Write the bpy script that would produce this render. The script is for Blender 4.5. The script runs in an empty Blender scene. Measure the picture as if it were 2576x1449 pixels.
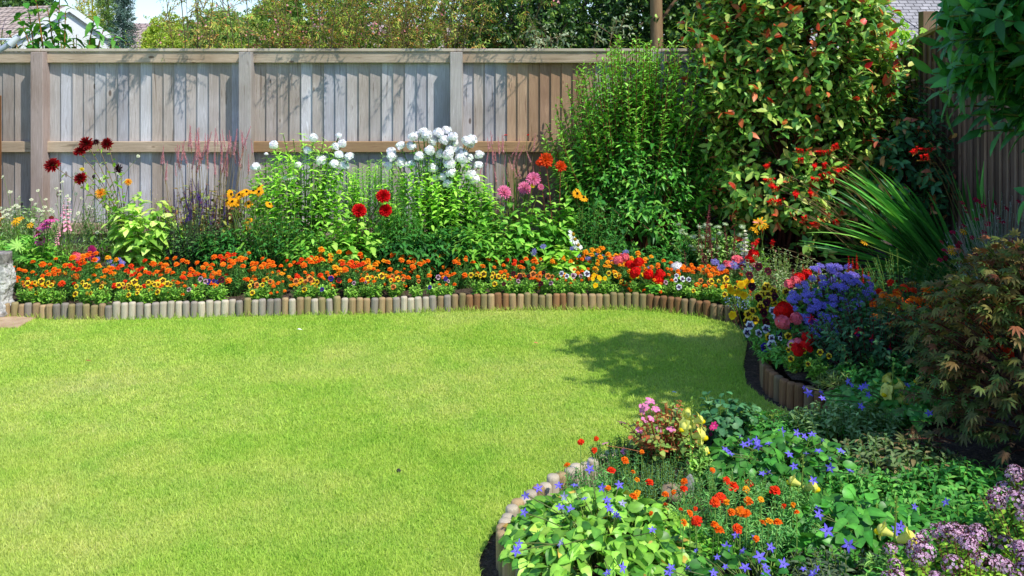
import bpy, math, random
import numpy as np
from mathutils import Vector, Matrix
R = np.random.default_rng(11); random.seed(5)
SC = bpy.context.scene; COL = SC.collection
# ---------------------------------------------------------------- camera model: eye 1.6 m above the lawn, looking along +Y, lens shifted
F, CX, HY, EYE = 2400., 1288., 180., 1.6
def W(x, y, Y): return np.array([(x-CX)/F*Y, Y, EYE-(y-HY)/F*Y])
def H(x, y, z): return W(x, y, F*(EYE-z)/(y-HY))
def G(x, y): return H(x, y, 0.)
def lin(h):
    c = [int(h[i:i+2], 16)/255 for i in (0, 2, 4)]
    return np.array([v/12.92 if v <= .04045 else ((v+.055)/1.055)**2.4 for v in c])
SUN = np.array([.571, -.5, 1.0]); SUN /= np.linalg.norm(SUN)

# ---------------------------------------------------------------- materials
def mat(name):
    m = bpy.data.materials.new(name); m.use_nodes = True
    nt = m.node_tree; nt.nodes.clear()
    out = nt.nodes.new('ShaderNodeOutputMaterial')
    return m, nt, out
def node(nt, t, **k):
    n = nt.nodes.new(t)
    for a, v in k.items():
        if a in n.inputs: n.inputs[a].default_value = v
        else: setattr(n, a, v)
    return n
def ramp(nt, fac, stops):
    r = nt.nodes.new('ShaderNodeValToRGB'); e = r.color_ramp.elements
    while len(e) < len(stops): e.new(.5)
    for i, (p, c) in enumerate(stops):
        e[i].position = p; e[i].color = (*c, 1) if len(c) == 3 else c
    nt.links.new(fac, r.inputs[0]); return r.outputs[0]
def mixc(nt, mode, f, a, b):
    m = nt.nodes.new('ShaderNodeMix'); m.data_type = 'RGBA'; m.blend_type = mode
    for s, v in ((0, f), (6, a), (7, b)):
        if hasattr(v, 'is_linked') or hasattr(v, 'links'): nt.links.new(v, m.inputs[s])
        elif s == 0: m.inputs[0].default_value = v
        else: m.inputs[s].default_value = (*v, 1) if len(v) == 3 else v
    return m.outputs[2]
def noise(nt, scale, detail=3, rough=.6, vec=None, dist=0.):
    n = node(nt, 'ShaderNodeTexNoise', Scale=scale, Detail=detail, Roughness=rough, Distortion=dist)
    if vec is not None: nt.links.new(vec, n.inputs['Vector'])
    return n.outputs['Fac']
def coords(nt, scale=(1, 1, 1), kind='Object'):
    t = nt.nodes.new('ShaderNodeTexCoord'); mp = nt.nodes.new('ShaderNodeMapping')
    mp.inputs['Scale'].default_value = scale
    nt.links.new(t.outputs[kind], mp.inputs['Vector']); return mp.outputs[0]
def geopos(nt, scale=(1, 1, 1)):
    t = nt.nodes.new('ShaderNodeNewGeometry'); mp = nt.nodes.new('ShaderNodeMapping')
    mp.inputs['Scale'].default_value = scale
    nt.links.new(t.outputs['Position'], mp.inputs['Vector']); return mp.outputs[0]

def plant_mat(name, rough, spec, trans, nscale, namt, gain=1.):
    """vegetal surface: colour attribute x fine noise, diffuse+gloss with light passing through"""
    m, nt, out = mat(name)
    at = node(nt, 'ShaderNodeAttribute', attribute_name='Col')
    nz = noise(nt, nscale, 3)
    v = ramp(nt, nz, [(.25, (1-namt,)*3), (.75, (1+namt,)*3)])
    c = mixc(nt, 'MULTIPLY', 1., at.outputs['Color'], v)
    c = mixc(nt, 'MULTIPLY', 1., c, (gain,)*3)
    p = node(nt, 'ShaderNodeBsdfPrincipled', Roughness=rough)
    p.inputs['Specular IOR Level'].default_value = spec
    nt.links.new(c, p.inputs['Base Color'])
    t = nt.nodes.new('ShaderNodeBsdfTranslucent')
    ct = mixc(nt, 'MULTIPLY', 1., c, (1.08, 1.02, .55) if trans[1] else (1, 1, 1))
    nt.links.new(ct, t.inputs['Color'])
    mx = nt.nodes.new('ShaderNodeMixShader'); mx.inputs[0].default_value = trans[0]
    nt.links.new(p.outputs[0], mx.inputs[1]); nt.links.new(t.outputs[0], mx.inputs[2])
    nt.links.new(mx.outputs[0], out.inputs['Surface'])
    return m
LEAF = plant_mat('leaf_matte', .55, .35, (.28, 1), 40, .22, 1.5)
GLOSS = plant_mat('leaf_glossy', .4, .38, (.22, 1), 25, .24, 1.55)
PETAL = plant_mat('petal', .7, .2, (.2, 0), 120, .1)

def surf(name, stops, scale, rough=.85, bump=.3, stretch=(1, 1, 1), attr=True, spec=.3, bumpdist=.004, detail=5, fine=None, mul=None):
    m, nt, out = mat(name)
    vec = coords(nt, stretch)
    c = ramp(nt, noise(nt, scale, detail, .65, vec), stops)
    if fine:
        v2 = ramp(nt, noise(nt, fine[0], 2, .6, coords(nt, fine[2] if len(fine) > 2 else (1, 1, 1))), [(.3, (1-fine[1],)*3), (.7, (1+fine[1],)*3)])
        c = mixc(nt, 'MULTIPLY', 1., c, v2)
    if attr:
        at = node(nt, 'ShaderNodeAttribute', attribute_name='Col')
        c = mixc(nt, 'MULTIPLY', 1., c, at.outputs['Color'])
    p = node(nt, 'ShaderNodeBsdfPrincipled', Roughness=rough); p.inputs['Specular IOR Level'].default_value = spec
    nt.links.new(c, p.inputs['Base Color'])
    if bump:
        b = node(nt, 'ShaderNodeBump', Strength=bump, Distance=bumpdist)
        nt.links.new(noise(nt, scale*2.2, 5, .7, vec), b.inputs['Height']); nt.links.new(b.outputs[0], p.inputs['Normal'])
    nt.links.new(p.outputs[0], out.inputs['Surface'])
    return m
def wood(name, axis):
    """weathered softwood: grain along one axis, knots, board tint from the colour attribute"""
    m, nt, out = mat(name)
    st = [26, 26, 26]; st[axis] = 1.1
    vec = coords(nt, st)
    # warp so the grain runs in cathedral arches
    g = noise(nt, 1.6, 6, .7, vec, .9)
    c = ramp(nt, g, [(.34, (.5, .46, .43)), (.45, (1.02, 1.01, 1.0)), (.54, (.78, .76, .74)), (.66, (1.2, 1.2, 1.21))])
    big = ramp(nt, noise(nt, 2.2, 2, .5, coords(nt, (1, 1, 1))), [(.36, (.86, .82, .78)), (.62, (1.12, 1.13, 1.15))])
    c = mixc(nt, 'MULTIPLY', 1., c, big)
    ks = [7.2, 7.2, 7.2]; ks[axis] = 3.1
    vo = node(nt, 'ShaderNodeTexVoronoi', Scale=1.0, Randomness=1.0)
    nt.links.new(coords(nt, ks), vo.inputs['Vector'])
    k = ramp(nt, vo.outputs['Distance'], [(.0, (.16, .12, .1)), (.07, (.42, .35, .3)), (.1, (1.18, 1.18, 1.18)), (.22, (1, 1, 1))])
    c = mixc(nt, 'MULTIPLY', .85, c, k)
    at = node(nt, 'ShaderNodeAttribute', attribute_name='Col')
    c = mixc(nt, 'MULTIPLY', 1., c, at.outputs['Color'])
    p = node(nt, 'ShaderNodeBsdfPrincipled', Roughness=.8); p.inputs['Specular IOR Level'].default_value = .25
    nt.links.new(c, p.inputs['Base Color'])
    b = node(nt, 'ShaderNodeBump', Strength=.35, Distance=.003); nt.links.new(g, b.inputs['Height']); nt.links.new(b.outputs[0], p.inputs['Normal'])
    nt.links.new(p.outputs[0], out.inputs['Surface']); return m
WOODV, WOODH = wood('weathered_wood_upright', 2), wood('weathered_wood_level', 0)
BARK = surf('bark', [(.3, (.5, .45, .4)), (.7, (1.05, 1, .95))], 14, bump=.6, stretch=(1, 1, .25))
SOIL = surf('soil', [(.3, (.04, .027, .018)), (.55, (.11, .075, .048)), (.75, (.22, .155, .10))], 30, bump=1., bumpdist=.02, attr=False, fine=(120, .5))

# ---------------------------------------------------------------- geometry accumulator
class Geo:
    def __init__(s): s.v = []; s.q = []; s.t = []; s.c = []; s.n = 0
    def add(s, V, q=None, t=None, c=(1, 1, 1)):
        V = np.asarray(V, float).reshape(-1, 3)
        s.v.append(V); s.c.append(np.broadcast_to(np.asarray(c, float), V.shape))
        if q is not None and len(q): s.q.append(np.asarray(q, int).reshape(-1, 4)+s.n)
        if t is not None and len(t): s.t.append(np.asarray(t, int).reshape(-1, 3)+s.n)
        s.n += len(V)
    def mesh(s, name, m, off=(0, 0, 0), smooth=True):
        me = bpy.data.meshes.new(name)
        V = np.concatenate(s.v)-np.asarray(off) if s.v else np.zeros((0, 3))
        q = np.concatenate(s.q) if s.q else np.zeros((0, 4), int)
        t = np.concatenate(s.t) if s.t else np.zeros((0, 3), int)
        me.vertices.add(len(V)); me.vertices.foreach_set('co', V.astype(np.float32).ravel())
        li = np.concatenate([q.ravel(), t.ravel()]).astype(np.int32)
        me.loops.add(len(li)); me.loops.foreach_set('vertex_index', li)
        me.polygons.add(len(q)+len(t))
        ls = np.concatenate([np.arange(len(q))*4, len(q)*4+np.arange(len(t))*3]).astype(np.int32)
        me.polygons.foreach_set('loop_start', ls)
        me.polygons.foreach_set('use_smooth', np.full(len(ls), smooth))
        me.materials.append(m)
        a = me.attributes.new('Col', 'FLOAT_COLOR', 'POINT')
        c = np.concatenate(s.c) if s.c else np.zeros((0, 3))
        a.data.foreach_set('color', np.concatenate([c, np.ones((len(c), 1))], 1).astype(np.float32).ravel())
        me.update(calc_edges=True); me.validate()
        return me
def nrm(a):
    return a/np.maximum(np.linalg.norm(a, axis=-1, keepdims=True), 1e-9)
def V3(*a): return np.array(a, float)

# ---------------------------------------------------------------- leaves
def tmpl(rows, fold=.25):
    V = [(0, 0, 0)]; q = []; t = []
    for u, w in rows: V += [(u, -w, fold*w), (u, 0, 0), (u, w, fold*w)]
    V.append((1, 0, 0)); n = len(rows); tip = len(V)-1
    t += [(0, 2, 1), (0, 3, 2)]
    for i in range(n-1):
        a = 1+3*i; q += [(a, a+1, a+4, a+3), (a+1, a+2, a+5, a+4)]
    a = 1+3*(n-1); t += [(a, a+1, tip), (a+1, a+2, tip)]
    V = np.array(V); sh = np.where(V[:, 1] == 0, 1.12, .95)
    return V, np.array(q, int).reshape(-1, 4), np.array(t, int), sh
OVATE = tmpl([(.2, .38), (.5, .5), (.8, .28)])
LANCE = tmpl([(.25, .42), (.6, .42)])
ROUND = tmpl([(.06, .36), (.32, .52), (.65, .43), (.88, .2)], .18)
SWORD = tmpl([(.02, .4), (.35, .5), (.7, .4), (.9, .2)], .5)
PET = tmpl([(.3, .3), (.65, .5), (.92, .36)], .2)
QUILL = tmpl([(.35, .42), (.8, .38)], .7)
ROUND = (ROUND[0], ROUND[1], ROUND[2], np.where(ROUND[0][:, 1] == 0, 1.22, .9))
DIAM = (np.array([(0, 0, 0), (.45, -.5, .12), (1, 0, 0), (.45, .5, .12)]), np.array([(0, 1, 2, 3)]), np.zeros((0, 3), int), np.array([1, .95, 1.05, .95]))
def leaves(g, P, D, N, L, Wd, T, col, curl=.15, droop=0.):
    P = np.asarray(P, float).reshape(-1, 3); n = len(P)
    if n == 0: return
    D = nrm(np.broadcast_to(D, P.shape)); S = nrm(np.cross(D, np.broadcast_to(N, P.shape))); N2 = np.cross(S, D)
    L = np.broadcast_to(L, (n,)).reshape(n, 1, 1); Wd = np.broadcast_to(Wd, (n,)).reshape(n, 1, 1)
    tv, tq, tt, sh = T; u, v, h = tv[:, 0][None, :, None], tv[:, 1][None, :, None], tv[:, 2][None, :, None]
    cu = np.broadcast_to(curl, (n,)).reshape(n, 1, 1)
    V = P[:, None]+D[:, None]*(u*L)+S[:, None]*(v*Wd)+N2[:, None]*(h*Wd-cu*u*u*L)
    if np.any(droop): V[..., 2] -= (np.broadcast_to(droop, (n,)).reshape(n, 1, 1)*u*u*L)[..., 0]
    m = len(tv); o = (np.arange(n)*m)
    col = np.asarray(col, float)
    if col.ndim == 1: col = np.broadcast_to(col, (n, 3))
    c = col if col.ndim == 3 else col[:, None]*sh[None, :, None]
    g.add(V, (tq[None]+o[:, None, None]) if len(tq) else None, (tt[None]+o[:, None, None]) if len(tt) else None, c.reshape(-1, 3))
def pick(cols, n, var=.25):
    """cols: list of (colour, weight)"""
    if isinstance(cols, np.ndarray): cols = [(cols, 1)]
    C = np.array([c for c, w in cols]); w = np.array([w for c, w in cols], float)
    i = R.choice(len(C), n, p=w/w.sum())
    return C[i]*R.uniform(1-var, 1+var, (n, 1))*R.uniform(.94, 1.06, (n, 3))
def palmate(g, P, D, N, L, Wd, col, angs, lens, T=LANCE, curl=.1, droop=0.):
    D = nrm(D); N = nrm(N-D*np.sum(D*N, -1, keepdims=True)); S = np.cross(D, N)
    for a, l in zip(angs, lens):
        a = math.radians(a)
        leaves(g, P, D*math.cos(a)+S*math.sin(a), N, L*l, Wd*l, T, col, curl, droop)
def bez(B, C, T, t):
    t = t[..., None]; B, C, T = B[:, None], C[:, None], T[:, None]
    return (1-t)**2*B+2*t*(1-t)*C+t*t*T, nrm(2*(1-t)*(C-B)+2*t*(T-C))
def tubes(g, B, C, T, r0, r1, col, k=4, sides=3):
    B, C, T = [np.asarray(a, float).reshape(-1, 3) for a in (B, C, T)]; n = len(B)
    if n == 0: return
    t = np.broadcast_to(np.linspace(0, 1, k+1), (n, k+1)); P, _ = bez(B, C, T, t)
    ax = nrm(T-B); ref = np.where(np.abs(ax[:, 2:3]) > .8, [[1., .1, 0]], [[0, 0, 1.]])
    U = nrm(np.cross(ax, ref)); Q = np.cross(ax, U)
    a = np.arange(sides)/sides*2*np.pi
    ring = U[:, None]*np.cos(a)[None, :, None]+Q[:, None]*np.sin(a)[None, :, None]
    r = np.broadcast_to(r0, (n,))[:, None]*(1-t)+np.broadcast_to(r1, (n,))[:, None]*t
    V = P[:, :, None]+ring[:, None]*r[:, :, None, None]
    f = []
    for i in range(k):
        for j in range(sides):
            f.append((i*sides+j, i*sides+(j+1) % sides, (i+1)*sides+(j+1) % sides, (i+1)*sides+j))
    m = (k+1)*sides
    col = np.asarray(col, float)
    if col.ndim == 2: col = np.repeat(col, m, 0)
    g.add(V, np.array(f)[None]+(np.arange(n)*m)[:, None, None], None, col)
UP = V3(0, 0, 1)
def stemleaves(g, B, C, T, m, t0, t1, ang, L, Wd, tm, cols, opp=False, curl=.2, droop=.1, jit=.3, taper=.4, up=.3, var=.25, tend=None):
    n = len(B)
    if n == 0: return
    t = np.clip(np.linspace(t0, t1, m)[None]+R.normal(0, .25*(t1-t0)/m, (n, m)), 0, 1)
    P, Tan = bez(B, C, T, t)
    j = np.arange(m)[None]
    az = R.uniform(0, 6.3, (n, 1))+((j//2)*1.57+(j % 2)*math.pi if opp else j*2.4)+R.normal(0, .25, (n, m))
    if opp:
        tp = np.linspace(t0, t1, (m+1)//2); t = np.clip(np.repeat(tp, 2)[None, :m]+R.normal(0, .004, (n, m)), 0, 1); P, Tan = bez(B, C, T, t)
    U = nrm(np.cross(Tan, V3(.21, .93, .13))); Vv = np.cross(Tan, U)
    rad = U*np.cos(az)[..., None]+Vv*np.sin(az)[..., None]
    a = (np.radians(ang)+R.normal(0, jit, (n, m)))[..., None]
    D = Tan*np.cos(a)+rad*np.sin(a); Nn = Tan*np.sin(a)-rad*np.cos(a)
    Nn = nrm(Nn+R.normal(0, .22, Nn.shape)+UP*up)
    sz = R.uniform(.68, 1.1, (n, m))*(1-taper*np.linspace(0, 1, m)[None]**2)
    c = pick(cols, n*m, var)
    if tend is not None:
        f = (np.linspace(0, 1, m)[None]**2*np.ones((n, 1))).ravel()[:, None]
        c = c*(1-f)+tend*f*R.uniform(.8, 1.2, (n*m, 1))
    leaves(g, P.reshape(-1, 3), D.reshape(-1, 3), Nn.reshape(-1, 3), (sz*L).ravel(), (sz*Wd).ravel(), tm, c, curl, droop)

# ---------------------------------------------------------------- things
def tag(o, label=None, cat=None, group=None, kind=None):
    if label: o['label'] = label
    if cat: o['category'] = cat
    if group: o['group'] = group
    if kind: o['kind'] = kind
    return o
def link(name, me, parent=None, loc=(0, 0, 0)):
    o = bpy.data.objects.new(name, me); COL.objects.link(o); o.location = loc
    if parent: o.parent = parent
    return o
def empty(name, loc):
    o = bpy.data.objects.new(name, None); COL.objects.link(o); o.location = loc; o.empty_display_size = .05; return o
def facing(pos, n, size, roll=None, upright=False):
    z = Vector(n).normalized(); x = z.orthogonal().normalized(); y = z.cross(x)
    if upright: y = (Vector((0, 0, 1))-z*z.z).normalized(); x = y.cross(z)
    M = Matrix((x, y, z)).transposed().to_4x4()
    M = M @ Matrix.Rotation(random.uniform(0, 6.28) if roll is None else roll, 4, 'Z') @ Matrix.Diagonal((size, size, size, 1))
    M.translation = Vector(pos); return M
class Plant:
    def __init__(s, name, label, cat, base, group=None):
        s.base = np.asarray(base, float); s.o = tag(empty(name, s.base), label, cat, group); s.g = Geo(); s.wood = Geo(); s.fl = []
    def flower(s, me, pos, n, size, name='flower', roll=None, upright=False):
        f = link(name, me, s.o); f.matrix_local = facing(np.asarray(pos)-s.base, n, size*random.uniform(.88, 1.1), roll, upright); s.fl.append(f); return f
    def stalk(s, tip, r=.0025, col=lin('4f6b25'), base=None, bend=.3, g=None):
        tip = np.asarray(tip, float); b = s.base+R.normal(0, .03, 3)*V3(1, 1, 0) if base is None else np.asarray(base, float)
        c = b*(.5)+tip*.5; c = c*(1-bend)+V3(b[0]*.6+tip[0]*.4, b[1]*.6+tip[1]*.4, tip[2])*bend
        tubes(g or s.g, [b], [c], [tip], r*1.4, r, col, 4, 4)
        return b, c, tip
    def done(s, m=None, name='foliage', woodname='stem', wm=None):
        if s.g.n: link(name, s.g.mesh(name, m or LEAF, s.base), s.o)
        if s.wood.n: link(woodname, s.wood.mesh(woodname, wm or BARK, s.base), s.o)
        return s.o
def dup(o, loc, rz):
    c = o.copy(); COL.objects.link(c); c.location = loc; c.rotation_euler[2] = rz
    for ch in o.children:
        d = ch.copy(); COL.objects.link(d); d.parent = c
    return c
def dome_stems(base, rx, ry, h, n, spread=.35, low=.45, power=.5):
    """stems rising from a patch of soil to a rounded top"""
    base = np.asarray(base, float)
    a = R.uniform(0, 6.28, n); r = R.uniform(0, 1, n)**power
    T = base+np.stack([np.cos(a)*r*rx, np.sin(a)*r*ry, h*(1-(1-low)*r**2)*R.uniform(.82, 1.06, n)], 1)
    B = base+np.stack([np.cos(a)*r*rx*spread, np.sin(a)*r*ry*spread, np.full(n, 0.)], 1)
    C = B*.5+T*.5; C[:, 2] = B[:, 2]*.35+T[:, 2]*.65
    return B, C, T
def shell(c, rad, n, lump=.22, low=-1., front=.0, seed=0):
    """lumpy ellipsoid surface points; some pushed inwards"""
    d = nrm(R.normal(size=(int(n*2.2)+20, 3)))
    if front: d[:, 1] -= front; d = nrm(d)
    d = d[d[:, 2] > low][:n]
    rr = np.random.default_rng(seed); k = nrm(rr.normal(size=(14, 3)))
    l = np.max(np.clip(d@k.T, 0, 1)**10*rr.uniform(.3, 1, 14), axis=1)
    r = 1-lump+1.6*lump*l+R.normal(0, .05, len(d))
    return np.asarray(c)+d*r[:, None]*np.asarray(rad), d

# ---------------------------------------------------------------- boxes and prisms
def box(g, x0, x1, y0, y1, z0, z1, c=(1, 1, 1), ch=0.):
    x0, x1 = min(x0, x1), max(x0, x1)
    V = [(x0, y0, z0), (x1, y0, z0), (x1, y1, z0), (x0, y1, z0), (x0, y0, z1), (x1, y0, z1), (x1, y1, z1), (x0, y1, z1)]
    g.add(V, [(0, 3, 2, 1), (4, 5, 6, 7), (0, 1, 5, 4), (1, 2, 6, 5), (2, 3, 7, 6), (3, 0, 4, 7)], None, c)
def bevel_mesh(me, w, seg=2):
    import bmesh
    b = bmesh.new(); b.from_mesh(me)
    bmesh.ops.bevel(b, geom=list(b.edges), offset=w, segments=seg, profile=.6, affect='EDGES')
    b.to_mesh(me); b.free(); return me
# ================================================================ flower heads (unit diameter, facing +Z)
def disc_dirs(n, el, off=0.):
    a = np.arange(n)/n*2*np.pi+off; el = np.broadcast_to(el, (n,))
    return np.stack([np.cos(a)*np.cos(el), np.sin(a)*np.cos(el), np.sin(el)], 1)
def fib(n, lo):
    i = np.arange(n)+.5; z = 1-i/n*(1-lo); a = i*2.39996
    r = np.sqrt(np.clip(1-z*z, 0, 1)); return np.stack([np.cos(a)*r, np.sin(a)*r, z], 1)
def petmesh(name, g): return g.mesh(name, PETAL)
def dome(g, r, h, z0, col, n=8, k=3):
    V = []; 
    for i in range(k):
        e = i/k*math.pi/2
        V += [(r*math.cos(e)*math.cos(a), r*math.cos(e)*math.sin(a), z0+h*math.sin(e)) for a in np.arange(n)/n*6.2832]
    V.append((0, 0, z0+h)); q = []; t = []
    for i in range(k-1):
        for j in range(n): q.append((i*n+j, i*n+(j+1) % n, (i+1)*n+(j+1) % n, (i+1)*n+j))
    for j in range(n): t.append(((k-1)*n+j, (k-1)*n+(j+1) % n, k*n))
    g.add(V, q, t, col)
def calyx(g, col=lin('5d7a2c')):
    dome(g, .1, -.28, -.02, col, 6, 2)
def marigold(name, c1, c2):
    g = Geo(); calyx(g)
    for n, el, L, w, z in ((8, .05, .5, .36, 0), (8, .35, .4, .3, .05), (7, .75, .3, .24, .08), (5, 1.15, .2, .16, .1)):
        D = disc_dirs(n, el+R.normal(0, .12, n), R.uniform(0, 6))
        f = (L-.2)/.3
        leaves(g, D*.03+V3(0, 0, z), D, UP*1.0+R.normal(0, .25, (n, 3)), L*R.uniform(.9, 1.08, n), w, PET, pick(c1*f+c2*(1-f), n, .15), .25)
    return petmesh(name, g)
def dahlia(name, cin, cout, n=95, lo=-.35, w=.11, tip=None, T=QUILL):
    g = Geo(); calyx(g)
    D = nrm(fib(n, lo)+R.normal(0, .06, (n, 3))); f = np.clip((1-D[:, 2])/1.2, 0, 1)[:, None]
    col = cin*(1-f)+cout*f; col = col*R.uniform(.75, 1.2, (n, 1))
    L = .42*(.55+.45*np.clip(f[:, 0]*2, 0, 1))*R.uniform(.9, 1.1, n)
    cc = np.repeat(col[:, None], len(T[0]), 1)
    if tip is not None:
        u = T[0][:, 0][None, :, None]; cc = cc*(1-u)+tip*u
    leaves(g, D*.07, D, UP+R.normal(0, .15, (n, 3)), L, w*(.6+.5*f[:, 0]), T, cc, -.12)
    return petmesh(name, g)
def daisy(name, n, col, cone, coneR=.16, coneH=.13, droop=.1, w=.16, rows=1):
    g = Geo(); calyx(g)
    for r in range(rows):
        D = disc_dirs(n, -droop+.12*r+R.normal(0, .08, n), R.uniform(0, 6)); leaves(g, D*coneR*.6, D, UP, (.5-coneR*.5)*R.uniform(.9, 1.05, n), w, PET, pick(col, n, .15), .12)
    dome(g, coneR, coneH, -.01, cone, 9, 3)
    D = fib(26, .05); leaves(g, D*V3(coneR, coneR, coneH), D, V3(.3, .2, .1), .03, .03, DIAM, pick(cone*1.6, 26, .4), 0)
    return petmesh(name, g)
def florets(g, P, N, size, col, n=5, w=.55, cup=.25, ctr=None, T=DIAM):
    N = nrm(N); ref = np.where(np.abs(N[:, 2:3]) > .9, [[1., 0, 0]], [[0, 0, 1.]]); U = nrm(np.cross(N, ref)); Q = np.cross(N, U)
    o = R.uniform(0, 6, (len(P), 1))
    for j in range(n):
        a = o+j/n*6.2832; D = U*np.cos(a)+Q*np.sin(a)+N*cup
        leaves(g, P, D, N, size*.5, size*w, T, col, .1)
    if ctr is not None: leaves(g, P+N*size*.03-U*size*.06, U, N, size*.12, size*.12, DIAM, ctr, 0)
def phlox(name, n=54, col=lin('fcfcfa'), lo=-.1, flat=.8, size=.33, ctr=lin('d8dcc0'), n5=5):
    g = Geo(); D = nrm(fib(n, lo)+R.normal(0, .1, (n, 3)))
    P = D*V3(.4, .4, .4*flat)*R.uniform(.7, 1.14, (n, 1))
    dome(g, .3, .28*flat, -.02, lin('eef0e0'), 8, 3)
    florets(g, P, D+R.normal(0, .2, (n, 3)), size, pick(col, n, .07), n5, .5, .12, ctr, PET)
    B = np.zeros((9, 3))-V3(0, 0, .45); T = disc_dirs(9, .4)*.3; tubes(g, B, B*.4+T*.5, T, .012, .008, lin('7d9a45'), 2)
    return petmesh(name, g)
def scabious(name, col=lin('eceec4')):
    g = Geo(); calyx(g); D = disc_dirs(11, .1+R.normal(0, .15, 11)); leaves(g, D*.2, D, UP, .3, .22, PET, pick(col, 11, .08), .1)
    D = nrm(fib(44, .12)); P = D*V3(.32, .32, .24); florets(g, P, D, .13, pick(col*.93, 44, .15), 4, .6, .3); return petmesh(name, g)
def spike(name, levels, per, L, w, c1, c2, el=.3, top=.4, droop=0., T=LANCE, stem=lin('6b7a3a'), rbase=.0, sparse=0.):
    """flower spike standing on z 0..1"""
    g = Geo(); tubes(g, [V3(0, 0, -.15)], [V3(.02, 0, .4)], [V3(0, 0, 1.)], .016, .006, stem, 4)
    for i in range(levels):
        z = i/(levels-1); s = 1-(1-top)*z; f = z
        D = disc_dirs(per, el+.7*z+R.normal(0, .15, per), i*1.1); k = R.uniform(0, 1, per) >= sparse; D = D[k]
        if not len(D): continue
        leaves(g, D*rbase*s+V3(0, 0, z*.97), D, UP, L*s*R.uniform(.8, 1.15, len(D)), w*s, T, pick(c1*(1-f)+c2*f, len(D), .25), .1, droop)
    return petmesh(name, g)
def pansy(name, face, blotch, edge=None, eye=lin('f0b400')):
    g = Geo(); edge = face if edge is None else edge
    for a, L, w, b, z in ((60, .5, .52, .0, -.03), (120, .5, .52, .0, -.035), (5, .47, .5, .6, 0), (175, .47, .5, .6, .004), (270, .5, .66, .6, .012)):
        D = V3(math.cos(math.radians(a)), math.sin(math.radians(a)), .12)[None]
        T = ROUND; u = T[0][:, 0][None, :, None]
        c = np.where(u < .02, eye, np.where(u < b, blotch, face if a in (5, 175, 270) else edge))
        c = np.broadcast_to(c, (1, len(T[0]), 3))*R.uniform(.9, 1.1)
        leaves(g, V3(0, 0, z)[None], D, UP+V3(0, -.1, 0), L, w, T, c, .12)
    tubes(g, [V3(0, 0, -.03)], [V3(0, .1, -.3)], [V3(0, .0, -.7)], .025, .03, lin('6f8f3a'), 3)
    return petmesh(name, g)
def geranium(name, c, n=22):
    g = Geo(); D = nrm(fib(n, .0)+R.normal(0, .12, (n, 3))); florets(g, D*V3(.38, .38, .3), D+R.normal(0, .15, (n, 3)), .36, pick(c, n, .22), 5, .62, .15, None, PET)
    tubes(g, np.zeros((8, 3))-V3(0, 0, .35), np.zeros((8, 3)), disc_dirs(8, .5)*.3, .015, .01, lin('7d9a45'), 2); return petmesh(name, g)
def ageratum(name, c):
    g = Geo(); P0 = np.concatenate([V3(0, 0, .16)[None], disc_dirs(6, .35)*.3, disc_dirs(4, .2, .4)*.22])
    for p in P0:
        D = nrm(fib(30, -.1)+R.normal(0, .15, (30, 3))); leaves(g, p+D*.05, D, R.normal(0, 1, (30, 3)), .13, .045, DIAM, pick(c, 30, .3), 0)
    tubes(g, np.zeros((len(P0), 3))-V3(0, 0, .5), P0*.3-V3(0, 0, .2), P0, .014, .012, lin('55702f'), 2); return petmesh(name, g)
def bell(name, c, c2):
    g = Geo(); D = disc_dirs(5, .55); u = LANCE[0][:, 0][None, :, None]; cc = np.broadcast_to(c2*(1-u)+c*u, (5, len(LANCE[0]), 3))*R.uniform(.85, 1.15, (5, 1, 1))
    leaves(g, D*.05, D, UP, .52, .27, LANCE, cc, .42)
    dome(g, .09, -.22, .02, c*.6, 6, 2)
    tubes(g, [V3(0, 0, -.18)], [V3(0, 0, -.5)], [V3(.08, 0, -1.1)], .022, .025, lin('5b5a35'), 3)
    tubes(g, [V3(0, 0, .0)], [V3(0, 0, .15)], [V3(0, 0, .34)], .02, .035, lin('e8e4ff'), 2); return petmesh(name, g)
def crocosmia(name, c):
    g = Geo(); n = 9
    B = np.stack([np.linspace(-.42, .42, n), R.normal(0, .04, n), R.normal(0, .04, n)], 1)
    D = nrm(np.stack([R.normal(-.25, .3, n), R.normal(0, .35, n), np.ones(n)], 1))
    tubes(g, B, B+D*.2, B+D*.36, .022, .05, pick(c*.8, n, .15), 2, 4)
    florets(g, B+D*.34, D, .36, pick(c, n, .2), 6, .17, .75, None, LANCE)
    tubes(g, [V3(-.75, 0, .05)], [V3(0, 0, -.07)], [V3(.8, 0, -.1)], .012, .02, lin('6b5a2a'), 4)
    D = np.stack([R.normal(0, .3, 12), R.normal(0, .3, 12), np.ones(12)], 1)
    leaves(g, np.stack([np.linspace(-.75, -.2, 12), np.zeros(12), np.zeros(12)+.02], 1), D, V3(0, 1, 0), .09, .05, DIAM, pick([(lin('c9a04a'), 2), (c, 1)], 12), 0)
    return petmesh(name, g)
def oregano(name):
    g = Geo(); n = 70; D = nrm(fib(n, .0)+R.normal(0, .2, (n, 3))); P = D*V3(.42, .42, .34)*R.uniform(.75, 1.08, (n, 1))
    leaves(g, P, D, R.normal(0, 1, (n, 3)), .11, .1, OVATE, pick([(lin('6b3440'), 3), (lin('4a2432'), 2), (lin('7d6a4a'), 1)], n, .3), .2)
    k = 46; D = D[R.permutation(n)[:k]]; florets(g, D*V3(.47, .47, .4), D, .17, pick([(lin('e2bcd2'), 3), (lin('cc9cba'), 2)], k, .12), 4, .65, .3)
    tubes(g, np.zeros((6, 3))-V3(0, 0, .5), np.zeros((6, 3)), disc_dirs(6, .5)*.3, .014, .01, lin('6b3a38'), 2); return petmesh(name, g)
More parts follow.
